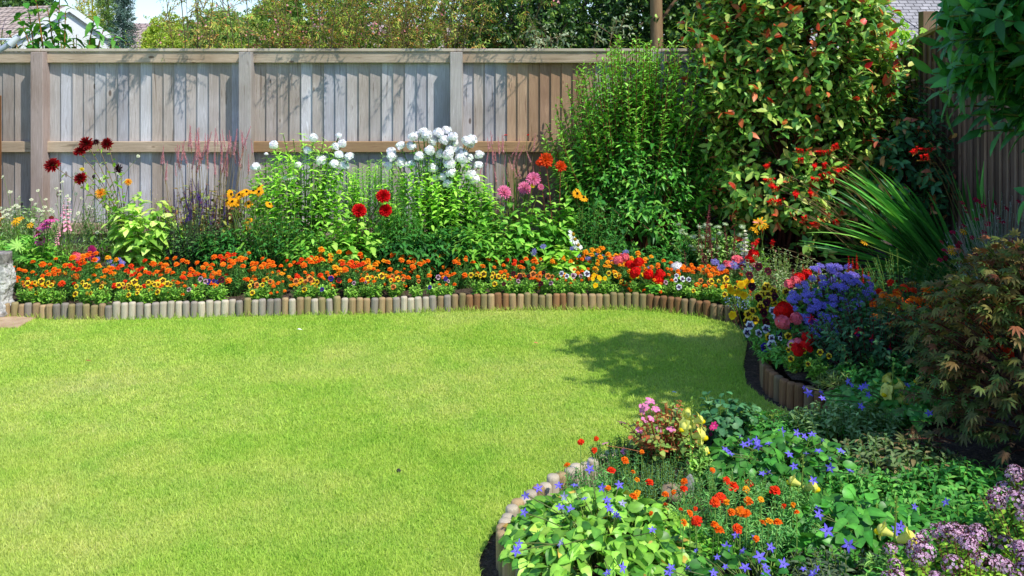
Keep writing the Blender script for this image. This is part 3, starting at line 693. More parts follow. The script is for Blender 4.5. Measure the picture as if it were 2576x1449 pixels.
def house(name, label, origin, rz, L, Wd, eave, ridge, tile, chim=None, over=.25, kind='house'):
    """gabled bungalow: ridge along local x, origin at its centre"""
    o = tag(empty(name, origin), label, kind); o.rotation_euler[2] = rz
    def slab(nm, V, m):  # V: 4 corners of a roof slope, own local axes so the tile courses follow the slope
        V = [np.array(v, float) for v in V]; ex = nrm(V[1]-V[0]); ez = nrm(np.cross(ex, V[3]-V[0])); ey = np.cross(ez, ex)
        M = Matrix((ex, ey, ez)).transposed().to_4x4(); M.translation = Vector(V[0]); Mi = np.array(M.inverted())
        P = [(Mi @ np.append(v, 1))[:3] for v in V]; P = P+[p-V3(0, 0, .06) for p in P]
        gg = Geo(); gg.add(P, [(0, 1, 2, 3), (7, 6, 5, 4), (0, 4, 5, 1), (1, 5, 6, 2), (2, 6, 7, 3), (3, 7, 4, 0)])
        # real courses of tiles: low ledges across the slope
        me = gg.mesh(nm, m, smooth=False); r = link(nm, me, o); r.matrix_local = M; return r
    h = Wd/2; sl = (ridge-eave)/h; zo = eave-over*sl; l = L/2
    g = Geo(); V = [(-l, -h, 0), (l, -h, 0), (l, h, 0), (-l, h, 0), (-l, -h, eave), (l, -h, eave), (l, h, eave), (-l, h, eave), (-l, 0, ridge), (l, 0, ridge)]
    g.add(V, [(0, 1, 5, 4), (2, 3, 7, 6), (1, 2, 6, 5), (3, 0, 4, 7)], [(5, 6, 9), (7, 4, 8)]); link('wall', g.mesh('wall', WHITE, smooth=False), o)
    e = .12; slab('roof', [(-l-e, -h-over, zo+.07), (l+e, -h-over, zo+.07), (l+e, 0, ridge+.07), (-l-e, 0, ridge+.07)], tile); slab('roof', [(l+e, h+over, zo+.07), (-l-e, h+over, zo+.07), (-l-e, 0, ridge+.072), (l+e, 0, ridge+.072)], tile)
    for s in (1, -1):
        g = Geo(); x = s*(l+e+.012)
        for sy in (-1, 1):
            P = [(x-.012, sy*(h+over), zo-.16), (x+.012, sy*(h+over), zo-.16), (x+.012, sy*(h+over), zo+.075), (x-.012, sy*(h+over), zo+.075)]; P2 = [(a, 0, b+ridge-zo) for a, _, b in P]
            P = P+P2; g.add(P, [(0, 1, 2, 3), (4, 7, 6, 5), (0, 4, 5, 1), (1, 5, 6, 2), (2, 6, 7, 3), (3, 7, 4, 0)], None, (1.02, 1.02, 1.02))
        link('bargeboard', g.mesh('bargeboard', WHITE, smooth=False), o)
    if chim:
        g = Geo(); box(g, chim[0]-.35, chim[0]+.35, -.35, .35, ridge-.6, ridge+chim[1]); link('chimney', g.mesh('chimney', BRICK, smooth=False), o)
    for xw in (-l*.5, l*.4):
        f = Geo(); box(f, xw-.7, xw+.7, -h-.05, -h+.02, .9, 2.1, (.98, .98, .98)); fr = link('window', f.mesh('window', WHITE, smooth=False), o)
        f = Geo(); box(f, xw-.62, xw+.62, -h-.053, -h-.051, .98, 2.02, (.1, .12, .14)); link('pane', f.mesh('pane', METAL, smooth=False), fr)
    return o
TILE_TAN = tile_mat('tan_roof_tile', lin('c9b5a4'), lin('b8a190'), .34, .3)
TILE_GREY = tile_mat('grey_roof_tile', lin('b4afac'), lin('9e9a98'), .17, .26)
TILE_PINK = tile_mat('pinkish_roof_tile', lin('c0a8a0'), lin('b09890'), .3, .3)
ap = W(172, 12, 33.)
a0 = math.radians(-24)
# gable apex (ridge end) sits at ap
Lh = 14.
house('house', 'house with tan tiled roof, brick chimney and white gable at the upper left', (ap[0]-math.cos(a0)*(Lh/2+.1), ap[1]-math.sin(a0)*(Lh/2+.1), ap[2]-4.6-.07), a0, Lh, 7., 2.75, 4.6, TILE_TAN, (-4.5, 1.1))
house('bungalow', 'low bungalow with pinkish grey roof behind the feathery shrubs', (W(760, 0, 46)[0], 46., W(0, 62, 46)[2]-4.4), 0., 16., 8., 2.5, 4.4, TILE_PINK)
house('tiled_house', 'house with a large grey tiled roof at the upper right', (W(2330, 0, 30)[0]+1.5, 32.5, -.2), 0., 12., 11., 2.55, 6.6, TILE_GREY)
g = Geo()
for (x0, y0, x1, y1) in ((2180, -20, 2395, 125), (2205, 40, 2360, 135)):
    A, Bq = W(x0, y0, 14), W(x1, y1, 11); tubes(g, [A], [(A+Bq)/2-V3(0, 0, .05)], [Bq], .007, .007, lin('303030'), 8, 4)
tag(link('overhead_cable', g.mesh('overhead_cable', METAL)), 'thin dark cables sloping across the grey tiled roof', 'cable')
# ================================================================ plants beyond the fence
def C(*hs): return [(lin(h), w) for h, w in hs]
def arch_shrub(name, label, cat, base, h, spread, n, twigs, m, L, Wd, cols, tm=DIAM, mt=LEAF, lean=(0, 0), flowers=None, group=None, over=(), stemcol=lin('96825f'), droop=.25, ang=55, low=.3):
    """many arching stems carrying side twigs with small leaves"""
    p = Plant(name, label, cat, base, group); b = p.base
    a = R.uniform(0, 6.28, n); r = R.uniform(.15, 1, n)**.6*spread; hh = h*R.uniform(low, 1.05, n)
    T = b+np.stack([np.cos(a)*r+lean[0], np.sin(a)*r*.8+lean[1], hh*(1-.15*(r/spread)**2)], 1); B = b+np.stack([np.cos(a)*.12, np.sin(a)*.12, np.zeros(n)], 1); Cc = B*.55+T*.45; Cc[:, 2] = B[:, 2]*.25+T[:, 2]*.75+.1
    tubes(p.wood, B, Cc, T, .008, .002, pick(stemcol, n, .2), 6, 4)
    if len(over):
        To = np.array(over); k = len(To); Bo = np.repeat(b[None], k, 0); Co = Bo*.35+To*.65; Co[:, 2] = To[:, 2]+.5; tubes(p.wood, Bo, Co, To, .006, .002, lin('9a9468'), 8, 4)
        B = np.concatenate([B, Bo]); T = np.concatenate([T, To]); Cc = np.concatenate([Cc, Co]); n = len(B)
    t = R.uniform(.35, 1., (n, twigs)); P, Tan = bez(B, Cc, T, t); P = P.reshape(-1, 3); Tan = Tan.reshape(-1, 3); k = len(P)
    D = nrm(Tan*.5+R.normal(0, .8, (k, 3))+V3(0, 0, .15)); E = P+D*R.uniform(.14, .34, (k, 1))*(h/2.4); M = (P+E)/2+UP*.03
    tubes(p.wood, P, M, E-UP*.03, .004, .0015, pick(stemcol, k, .2), 2, 3)
    stemleaves(p.g, P, M, E-UP*.03, m, .12, 1, ang, L, Wd, tm, cols, curl=.2, droop=droop)
    if flowers: 
        fc, fn = flowers; i = R.integers(0, k, fn); q = E[i]; leaves(p.g, np.repeat(q, 6, 0)+R.normal(0, .025, (fn*6, 3)), R.normal(0, 1, (fn*6, 3)), R.normal(0, 1, (fn*6, 3)), .03, .02, DIAM, pick(fc, fn*6, .2), 0)
    return p.done(mt, 'foliage', 'stem')
FE = C(('a8b450', 3), ('8ca844', 3), ('c4b05c', 2), ('c98a4a', 1.1), ('5f8230', 2), ('c2b860', 1))
FE2 = C(('7f9a34', 3), ('98a83c', 2), ('b09a48', 1.3), ('56782c', 2), ('c47a44', .6))
FE3 = C(('a0b448', 3), ('6b8a30', 3), ('b8ac4c', 1.5), ('c8925a', 1))
PKF = C(('dc9aa0', 2), ('c87a84', 1))
OV = {0: [(-2.75, 7.6, 2.55), (-2.55, 7.7, 2.6), (-2.35, 7.75, 2.5)], 1: [(-2.2, 7.7, 2.7), (-2.5, 7.65, 2.75)], 2: [(-1.55, 7.75, 2.5), (-1.3, 7.7, 2.6), (-1.1, 7.75, 2.45)], 4: [(-.15, 7.65, 2.55), (.05, 7.7, 2.65), (.2, 7.75, 2.5), (-.3, 7.7, 2.6)], 5: [(.5, 7.75, 2.5), (.65, 7.8, 2.45)]}
for i, (x, Y, h, s, cols, nn, lab) in enumerate([
    (500, 9.15, 2.35, .6, FE, 22, 'airy feathery shrub with pink tinged tips beside the gap of sky'), (640, 9.4, 2.75, .7, FE, 30, 'tall feathery shrub with bare arching branches, left of the dense one'),
    (800, 9.1, 2.75, .62, FE2, 40, 'dense green and amber feathery shrub with a dark central stem'), (940, 9.5, 2.85, .7, FE3, 34, 'yellowish feathery shrub in the middle of the background'),
    (1075, 9.1, 2.7, .6, FE, 30, 'orange tinted feathery shrub above the fence by the white phlox'), (1190, 9.5, 2.65, .6, FE2, 34, 'feathery green shrub next to the dark evergreens')]):
    arch_shrub('feathery_shrub', lab, 'shrub', (W(x, 0, Y)[0], Y, 0), h, s, nn, 17, 22, .05, .013, cols, LANCE if i < 2 else DIAM, flowers=(PKF, 40), group='feathery shrubs behind the fence', over=OV.get(i, ()))
# light ground cover hedge just behind the fence on the left
p = Plant('hedge', 'yellow green fine-leaved hedge just above the fence at the left', 'hedge', (W(200, 0, 9.0)[0], 9.0, 0)); b = p.base
n = 700; P = np.stack([R.uniform(-1.35, 1.6, n), R.uniform(-.3, .5, n), R.uniform(1.5, 2.0, n)], 1)*V3(1, 1, 1)+b; P[:, 2] += .06*np.sin(P[:, 0]*7)-.02
stemleaves(p.g, P-UP*.2, P-UP*.1, P, 16, .1, 1, 55, .03, .014, DIAM, C(('a8bf3a', 3), ('8fae34', 3), ('c4c860', 1), ('c88a5a', .3)))
tubes(p.wood, np.repeat(b[None], 40, 0)+R.normal(0, .4, (40, 3))*V3(1.5, .3, 0), P[:40]*.5+b*.5, P[:40], .01, .004, lin('7a6450')); p.done()
# broad leaved shrub at the left
p = Plant('broadleaf_shrub', 'shrub with big drooping green leaves above the fence at the left', 'shrub', (W(175, 0, 8.75)[0], 8.75, 0)); b = p.base
tips = [(45, 40), (70, 22), (100, 60), (150, -12), (118, 18), (150, 72), (130, 95), (185, 96), (262, 72), (290, 90), (228, 92), (25, 88), (95, 105), (165, 28), (60, 75), (88, -8), (240, 40)]
T = np.array([W(x, y, 8.7+R.uniform(-.2, .2)) for x, y in tips]); n = len(T); B = np.repeat(b[None], n, 0)+R.normal(0, .1, (n, 3)); M = B*.3+T*.7; M[:, 2] = T[:, 2]*.9
tubes(p.wood, B, M, T, .012, .004, lin('a8793c'), 8, 5)
stemleaves(p.g, B, M, T, 15, .5, 1, 65, .15, .07, OVATE, C(('4f8a2c', 3), ('3f7a26', 2), ('6fa03a', 2), ('2f6020', 1)), droop=.55, curl=.25, jit=.4, up=.7, taper=.15); p.done(GLOSS)
# buddleia with violet spikes
p = Plant('buddleia', 'buddleia with thin violet flower spikes at the far left edge', 'shrub', (W(-25, 0, 8.6)[0], 8.6, 0))
for (x, y) in ((6, 60), (12, 95), (-8, 70), (25, 108)):
    b, c, t = p.stalk(W(x, y+14, 8.6), .005, lin('7d8a5a'), g=p.wood); p.flower(SALV[0], t, (.3, 0, 1), .12, 'flower_spike')
    stemleaves(p.g, b[None], c[None], t[None], 16, .4, .95, 60, .09, .025, LANCE, C(('8a9a6a', 1), ('9aaa5a', 1)), droop=.3)
p.done()
# trees further off
def tree(name, label, cat, base, h, rad, n, L, Wd, cols, tm=DIAM, mt=LEAF, r0=.08, z0=.35, m=9, lump=.3, group=None, barkc=lin('8a7a66'), tw=.22, seed=1, front=.3, limb=14):
    p = Plant(name, label, cat, base, group); b = p.base; c = b+V3(0, 0, h*(.5+z0/2))
    E, d = shell(c, (rad, rad, h*(1-z0)/2), n, lump, -1, front, seed); k = len(E)
    ins = R.uniform(.45, 1., (k, 1))**.6; E = c+(E-c)*ins
    D = nrm(d*.6+R.normal(0, .55, (k, 3))+UP*.25); S = E-D*tw
    stemleaves(p.g, S, (S+E)/2+UP*.02, E, m, .1, 1, 55, L, Wd, tm, cols, curl=.2, droop=.2)
    tubes(p.wood, b[None], b[None]+UP*h*.3+V3(.03, 0, 0), c[None]+UP*h*.15, r0, r0*.4, barkc, 8, 8)
    q = R.integers(0, k, limb); tt = R.uniform(.35, 1, (limb, 1)); Bs = b+(c+UP*h*.1-b)*tt; tubes(p.wood, Bs, (Bs+S[q])/2+UP*.1, S[q], r0*.3, r0*.06, barkc, 5, 5)
    return p.done(mt, 'crown', 'trunk')
LY = C(('a9b83c', 3), ('8aa035', 3), ('c4bb48', 1.5), ('d08a3a', .8)); LG = C(('6f8f44', 3), ('57783a', 2), ('86a04c', 2)); DG = C(('3f5f2a', 3), ('2f4c24', 3), ('5f7f38', 1))
tree('garden_tree', 'yellow green tree with orange tips right of the white gable', 'tree', (W(232, 0, 39)[0], 39, 0), 5.6, 1.0, 900, .085, .045, LY, seed=2, group='trees in the distance')
tree('garden_tree', 'pale grey green tree between the yellow tree and the blue conifer', 'tree', (W(272, 0, 36)[0], 36, 0), 6.2, .55, 700, .1, .045, LG, seed=3, group='trees in the distance')
tree('garden_tree', 'rounded bright yellow green tree in front of the sky gap', 'tree', (W(415, 0, 38)[0], 38, 0), W(0, 32, 38)[2], 1.25, 900, .16, .1, C(('a8b848', 2), ('8ea640', 2)), seed=4, group='trees in the distance')
tree('garden_tree', 'dark tree behind the chimney at the upper left', 'tree', (W(75, 0, 42)[0], 42, 0), 6.4, 1.6, 1000, .2, .1, DG, seed=5, group='trees in the distance')
tree('garden_tree', 'low olive tree right of the sky gap, far behind the feathery shrubs', 'tree', (W(560, 0, 36)[0], 36, 0), 4.2, 1.5, 900, .18, .1, LG, seed=6, group='trees in the distance')
for i, (x, Y, h, r, lab) in enumerate(((1010, 30, 6.2, 2.2, 'tall green tree behind the middle of the feathery shrubs'), (810, 33, 5.6, 2.0, 'green tree behind the dense feathery shrub'), (1290, 26, 6, 2.2, 'dark green tree behind the evergreens'), (690, 40, 5.4, 1.7, 'faint pale tree beyond the bare arching branches'))):
    tree('garden_tree', lab, 'tree', (W(x, 0, Y)[0], Y, 0), h, r, 1300, .17, .09, C(('7f9a40', 3), ('5f8034', 3), ('9aa84a', 1)) if i != 2 else DG, seed=8+i, group='trees in the distance', z0=.2)
# blue conifer
p = Plant('conifer', 'blue-grey conifer beside the gap of sky', 'tree', (W(312, 0, 27)[0], 27, 0)); b = p.base; n = 1500; z = R.uniform(.12, 1, n)**.8*4.6; a = R.uniform(0, 6.28, n); r = .62*(1.02-z/4.75)**.6*(R.uniform(.55, 1.1, n)+.2*np.sin(z*9+a*2))
E = b+np.stack([np.cos(a)*r, np.sin(a)*r, z], 1); S = E-np.stack([np.cos(a)*.2, np.sin(a)*.2, np.full(n, .06)], 1)
stemleaves(p.g, S, (S+E)/2, E, 9, 0, 1, 35, .1, .028, DIAM, C(('4f6a5c', 3), ('3f5648', 3), ('6a8478', 1.5))); tubes(p.wood, b[None], b[None]+UP*2, b[None]+UP*4.5, .1, .02, lin('6a5848'), 4, 7); p.done(LEAF, 'crown', 'trunk')
# dark evergreens behind the right half of the fence
EV = C(('3e5f26', 3), ('2c4a1e', 4), ('58792e', 2), ('7a9440', .7)); EVB = C(('2f4e22', 4), ('223c1a', 3), ('4a6e2c', 2), ('8aa04a', .5))
tree('evergreen_shrub', 'dark evergreen shrub with small oval leaves right of the feathery shrubs', 'shrub', (W(1310, 0, 9.5)[0], 9.5, 0), 3.3, .78, 1100, .06, .034, EV, OVATE, GLOSS, .05, .2, 9, .3, 'evergreens behind the fence', seed=21)
tree('evergreen_shrub', 'dark evergreen shrub behind the pale silvery sprays', 'shrub', (W(1470, 0, 9.9)[0], 9.9, 0), 3.3, .85, 1200, .06, .034, EVB, OVATE, GLOSS, .05, .2, 9, .25, 'evergreens behind the fence', seed=22)
tree('evergreen_shrub', 'ivy dark evergreen shrub around the bare trunk', 'shrub', (W(1640, 0, 9.9)[0], 9.9, 0), 3.3, .9, 1300, .065, .04, EVB, OVATE, GLOSS, .05, .2, 9, .25, 'evergreens behind the fence', seed=23)
tree('evergreen_shrub', 'deep green evergreen shrub left of the red-leaved shrub', 'shrub', (W(1800, 0, 9.6)[0], 9.6, 0), 3.2, .85, 1100, .065, .04, EV, OVATE, GLOSS, .05, .2, 9, .25, 'evergreens behind the fence', seed=24)
tree('conifer_hedge', 'dark green backdrop tree behind the evergreens', 'tree', (W(1560, 0, 13)[0], 13, 0), 5.0, 2.0, 1500, .12, .06, C(('33502a', 2), ('27401f', 2)), OVATE, LEAF, .1, .1, 9, .2, seed=25)
arch_shrub('silvery_shrub', 'sprays of pale silvery leaves standing up just above the fence', 'shrub', (W(1430, 0, 8.75)[0], 8.75, 0), 2.25, .55, 16, 9, 10, .06, .024, C(('9aa884', 3), ('7f9468', 2), ('b0b898', 1)), OVATE, low=.8)
# bare trunk of the tree behind the fence
p = Plant('tree', 'tree with a smooth bare pale brown trunk rising behind the fence', 'tree', (W(1649, 0, 9.15)[0], 9.15, 0)); b = p.base
tubes(p.wood, b[None]+V3(.02, 0, 0), b[None]+V3(.03, 0, 1.6), b[None]+V3(-.02, 0, 3.4), .075, .05, lin('b0936c'), 14, 14)
for t in ((.9, .1, 2.7), (.5, -.2, 3.9), (-.6, .2, 4.0), (-.3, .1, 4.3), (.3, .3, 4.4)): tubes(p.wood, b[None]+UP*(2.0 if t[2] < 3 else 3.2), b[None]+V3(*t)*.5+UP*1.4, b[None]+V3(*t), .02 if t[2] < 3 else .035, .006, lin('8a7052'), 6, 6)
E, d = shell(b+UP*4.1, (.9, .9, .8), 420, .3); stemleaves(p.g, E-d*.3, E-d*.15, E, 8, .1, 1, 55, .07, .04, OVATE, EV); p.done(LEAF, 'crown', 'trunk')
# creeper on the corner
p = Plant('creeper', 'bright green creeper spilling over the corner where the fences meet', 'climber', (3.05, 8.1, 0)); b = p.base
n = 460; P = np.stack([R.uniform(2.75, 3.55, n), R.uniform(7.75, 8.45, n), R.uniform(.9, 1.95, n)], 1); P[:, 2] += .45*np.exp(-((P[:, 0]-2.9)/.3)**2); 
D = nrm(np.stack([R.normal(-.2, .5, n), R.normal(-.6, .4, n), R.normal(-.1, .5, n)], 1)); N = nrm(np.stack([R.normal(.2, .4, n), R.normal(-.6, .4, n), np.ones(n)], 1))
palmate(p.g, P, D, N, .075, .034, pick(C(('7fae2e', 3), ('5f942a', 2), ('a8c83a', 1)), n), (-75, -38, 0, 38, 75), (.6, .9, 1, .9, .6), OVATE, .15, .2)
tubes(p.wood, np.repeat(b[None], 9, 0), np.repeat(b[None], 9, 0)+R.normal(0, .2, (9, 3))*V3(1, .3, 0)+UP, P[:9], .009, .004, lin('7a5a40')); p.done()

# ================================================================ the big shrubs inside the fence
def woody(name, label, cat, base, n, sample, m, L, Wd, cols, tm, mt=GLOSS, tw=.3, ang=50, tips=None, wr=.02, stemc=lin('6a4a38'), nlimb=40, up=.5, droop=.2, extra=None, jit=.35, opp=False, taper=.25, curl=.2, trunkname='trunk'):
    p = Plant(name, label, cat, base); b = p.base; E, D = sample(n); k = len(E); S = E-D*tw*R.uniform(.7, 1.2, (k, 1)); M = (S+E)/2+R.normal(0, .015, (k, 3))
    tubes(p.wood, S, M, E, .0045, .002, pick(stemc, k, .2), 3, 3)
    stemleaves(p.g, S, M, E, m, .15, 1, ang, L, Wd, tm, cols, opp, curl, droop, jit, taper, up, tend=None)
    if tips is not None:
        tc, fr, q = tips; i = R.permutation(k)[:int(k*fr)]; 
        for _ in range(q): leaves(p.g, E[i], nrm(D[i]+R.normal(0, .5, (len(i), 3))+UP*.3), UP+R.normal(0, .5, (len(i), 3)), L*R.uniform(.7, 1, len(i)), Wd*.9, tm, pick(tc, len(i), .2), .2)
    i = R.integers(0, k, nlimb); T = S[i]; Bs = np.repeat(b[None], nlimb, 0)+R.normal(0, .08, (nlimb, 3))*V3(1, 1, 0); Mi = Bs*.5+T*.5; Mi[:, 2] = Bs[:, 2]*.4+T[:, 2]*.6; Mi[:, :2] = Bs[:, :2]*.65+T[:, :2]*.35
    tubes(p.wood, Bs, Mi, T, wr, .005, pick(stemc, nlimb, .15), 7, 5)
    if extra: extra(p)
    return p.done(mt, 'crown', trunkname)
# willow-leaved shrub: upright wands
base = onbed(1600, 0, 7.7)
def smp(n):
    a = R.uniform(0, 6.28, n); z = R.uniform(.02, 1., n)**.85; r = np.interp(z, [0, .25, .5, .75, 1], [.56, .7, .68, .56, .3])*R.uniform(.5, 1.05, n)**.6
    P = base+np.stack([np.cos(a)*r, np.sin(a)*r*.62, z*1.22], 1); D = nrm(np.stack([np.cos(a)*.5, np.sin(a)*.5, .25+1.1*z**2], 1)+R.normal(0, .25, (n, 3))); return P, D
def wands(p):
    n = 260; x = np.clip(R.normal(.03, .4, n), -.74, .74); yy = R.uniform(-.38, .3, n); top = np.interp(x, [-.74, -.48, -.2, .05, .32, .55, .74], [1.0, 1.52, 1.74, 1.76, 1.7, 1.5, 1.15])*np.where(R.uniform(0, 1, n) < .4, R.uniform(.94, 1.03, n), R.uniform(.6, .95, n))
    T = base+np.stack([x, yy, top], 1); B = base+(T-base)*V3(.3, .3, 0)+UP*.1; M = B*.4+T*.6; M[:, 2] = B[:, 2]*.45+T[:, 2]*.55; M[:, :2] = base[:2]+(T-base)[:, :2]*.82
    tubes(p.wood, B, M, T, .006, .0025, lin('8a5a34'), 6, 4); stemleaves(p.g, B, M, T, 56, .26, 1, 52, .094, .034, OVATE, C(('4f8a2e', 3), ('62a038', 2), ('3c7428', 2), ('7cb444', 1)), up=.5, tend=lin('86b844'), taper=.45)
woody('willow_leaved_shrub', 'tall bushy green shrub with narrow shiny leaves and upright wands', 'shrub', base, 760, smp, 12, .082, .031, C(('4a8a2e', 3), ('5a9a38', 3), ('346a28', 2), ('7ab044', 1.6)), OVATE, tw=.24, ang=52, extra=wands, wr=.012, stemc=lin('7a5236'), droop=.3)
# red-tipped photinia
base = B3(2.27, 7.62)
def smp(n):
    a = R.uniform(0, 6.28, n); z = R.uniform(0., 1., n)**.72; r = np.interp(z, [0, .2, .45, .7, .9, 1], [.7, .76, .8, .82, .68, .38])*R.uniform(.55, 1.04, n)**.5
    r = r*(1+.1*np.sin(a*3+z*7)); r = r*np.where(R.uniform(0, 1, n) < .12, R.uniform(1.05, 1.2, n), 1); P = base+np.stack([np.cos(a)*r-.02, np.sin(a)*r*.66-.05*z, .1+z*2.4], 1); P[:, 0] = np.minimum(P[:, 0], 3.25); P[:, 1] = np.minimum(P[:, 1], 8.15)
    D = nrm(np.stack([np.cos(a)*.8, np.sin(a)*.8, .2+.6*z], 1)+R.normal(0, .3, (n, 3))); return P, D
woody('red_tipped_shrub', 'large rounded shrub with glossy green leaves and coppery red young leaves', 'shrub', base, 1500, smp, 11, .098, .047, C(('648f38', 3), ('7aa042', 3), ('477632', 2.4), ('a2b654', 2), ('b4b45a', .7), ('c0683f', .4)), OVATE, tw=.3, ang=58,
      tips=(C(('c8553a', 2), ('b8402e', 2), ('d88a5a', 1.5), ('c8202a', .6)), (.2), 2), stemc=lin('6a3f30'), up=.85, droop=.06, taper=.1, curl=.12)
base = B3(3.02, 7.35)
def smp(n):
    E, D = shell(base+UP*.75, (.36, .5, .75), n, .2, -.8); E[:, 0] = np.minimum(E[:, 0], 3.28); return E, nrm(D+UP*.2)
woody('shaded_shrub', 'dark broad-leaved shrub in the shade between the red-tipped shrub and the side fence', 'shrub', base, 190, smp, 9, .1, .045, C(('417846', 3), ('34603a', 3), ('5a884a', 1), ('b0804a', .5), ('a85a40', .3)), OVATE, tw=.28, ang=60, stemc=lin('5a4030'), wr=.012, nlimb=14)
# cherry laurel along the right side, shading the near bed
base = V3(2.85, 3.6, .1)
def smp(n):
    k = int(n*1.0); a = R.uniform(0, 6.28, k); Y = R.uniform(1.9, 4.62, k)
    xl = np.interp(Y, [1.9, 2.4, 3.0, 3.6, 4.0, 4.4, 4.65], [2.5, 2.25, 2.08, 1.92, 1.86, 1.98, 2.35]); w = (3.75-xl)/2; cx = (3.75+xl)/2
    zt = np.interp(Y, [1.9, 2.5, 2.8, 3.3, 4.1, 4.4, 4.65], [1.6, 2.0, 2.7, 3.35, 3.3, 2.8, 2.25]); zb = np.interp(Y, [1.9, 3.4, 3.75, 4.65], [.6, 1.0, 1.42, 1.6]); zc = (zt+zb)/2; hh = (zt-zb)/2
    kk = (Y > 3.05) | (R.uniform(0, 1, k) < .5); a, Y, xl, w, cx, zc, hh = [v[kk] for v in (a, Y, xl, w, cx, zc, hh)]; k = len(a)
    f = R.uniform(.72, 1.03, k)*(1+.07*np.sin(a*4+Y*3)); sx = np.sign(np.cos(a))*np.abs(np.cos(a))**.8; sz = np.sign(np.sin(a))*np.abs(np.sin(a))**.8
    P = np.stack([cx+w*f*sx, Y, zc+hh*f*sz], 1); P[:, 0] = np.where((P[:, 2] < 1.9), np.minimum(P[:, 0], 3.28), P[:, 0])
    D = nrm(np.stack([sx*.9, R.normal(0, .35, k)+np.where(Y > 4.35, .8, 0), sz*.7+.1], 1)+R.normal(0, .25, (k, 3))); return P, D
def lau(p):
    E = np.array([W(R.uniform(2385, 2640), R.uniform(-40, 215), R.uniform(3.95, 4.35)) for _ in range(120)]+[W(x, y, 4.2) for x, y in zip(R.uniform(2450, 2640, 40), R.uniform(200, 420, 40)) if y < 190+(x-2400)*.8]+[W(x+18, y, Y) for x, y, Y in [(2345, 30, 4.3), (2352, 110, 4.3), (2330, 185, 4.25), (2345, 235, 4.3), (2375, 60, 4.2), (2390, 200, 4.2), (2425, 290, 4.2), (2450, 330, 4.2), (2380, 150, 4.3), (2365, 270, 4.3), (2420, 20, 4.2), (2360, 10, 4.3), (2520, 330, 4.2), (2565, 500, 4.2)]])
    n = len(E); S = E+V3(.34, -.02, -.02); M = (S+E)/2+UP*.03; tubes(p.wood, S, M, E, .006, .003, lin('6a7a3a'), 3, 4); stemleaves(p.g, S, M, E, 9, .2, 1, 48, .145, .054, OVATE, C(('347030', 3), ('47883c', 2), ('2a5e28', 2)), up=.7, droop=.08, taper=.1)
woody('cherry_laurel', 'big dark green laurel with long leathery leaves overhanging at the right edge', 'shrub', base, 950, smp, 10, .15, .054, C(('2f6a2c', 3), ('3f7e36', 2), ('265624', 3), ('549446', .8)), OVATE, tw=.32, ang=52, up=.8, droop=.08, extra=lau, wr=.03, nlimb=60, stemc=lin('5a5a38'))
# bronze Japanese maple
base = V3(2.03, 3.62, .1)
def maple():
    p = Plant('japanese_maple', 'low spreading Japanese maple with bronze green pointed leaves', 'tree', base); b = p.base; n = 560
    a = R.uniform(0, 6.28, n); z = R.uniform(0, 1, n)**.8; r = np.interp(z, [0, .25, .6, .85, 1], [.42, .5, .46, .38, .2])*R.uniform(.5, 1.05, n)**.5
    E = b+np.stack([np.cos(a)*r, np.sin(a)*r*.85, .12+z*.72], 1)
    ex = np.array([W(x, y, Y) for x, y, Y in [(2250, 760, 4.0), (2300, 740, 4.0), (2350, 750, 4.0), (2400, 770, 3.9), (2240, 800, 4.05), (2250, 840, 4.0), (2290, 830, 4.0), (2330, 800, 3.9), (2390, 810, 3.9), (2550, 620, 3.6), (2565, 650, 3.6), (2540, 700, 3.6), (2500, 740, 3.6), (2565, 740, 3.5), (2460, 760, 3.7), (2330, 900, 3.7), (2320, 960, 3.6), (2270, 1120, 3.5), (2290, 1060, 3.6), (2310, 1160, 3.45)]])
    E = np.concatenate([E, ex, ex+R.normal(0, .035, ex.shape), ex+R.normal(0, .05, ex.shape)]); n = len(E)
    out = nrm((E-b-UP*.2)*V3(1, 1, .4)); S = E-out*.16-UP*.03; M = (S+E)/2+UP*.02
    tubes(p.wood, S, M, E, .003, .0012, lin('6a3a30'), 2, 3)
    P = []; D = []
    for t in (.45, .7, .88, 1.):
        q, tn = bez(S, M, E, np.full((n, 1), t)); P.append(q[:, 0]+R.normal(0, .018, (n, 3))); D.append(nrm(tn[:, 0]+R.normal(0, .55, (n, 3))-UP*.25))
    P = np.concatenate(P); D = np.concatenate(D); k = len(P); N = nrm(UP*1.0+R.normal(0, .3, (k, 3))+np.repeat(out[None], 4, 0).reshape(-1, 3)*.5)
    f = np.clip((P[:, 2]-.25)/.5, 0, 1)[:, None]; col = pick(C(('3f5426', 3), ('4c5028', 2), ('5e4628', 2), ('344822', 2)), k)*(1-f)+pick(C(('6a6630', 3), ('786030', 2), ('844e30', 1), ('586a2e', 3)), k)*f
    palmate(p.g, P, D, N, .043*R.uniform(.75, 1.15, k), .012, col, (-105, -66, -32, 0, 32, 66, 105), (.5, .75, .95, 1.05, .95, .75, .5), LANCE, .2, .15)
    Bs = np.repeat(b[None], 22, 0); T = S[R.integers(0, n, 22)]; tubes(p.wood, Bs, Bs*.5+T*.5+UP*.12, T, .016, .004, lin('5a4438'), 6, 6)
    p.done(LEAF, 'crown', 'trunk')
maple()
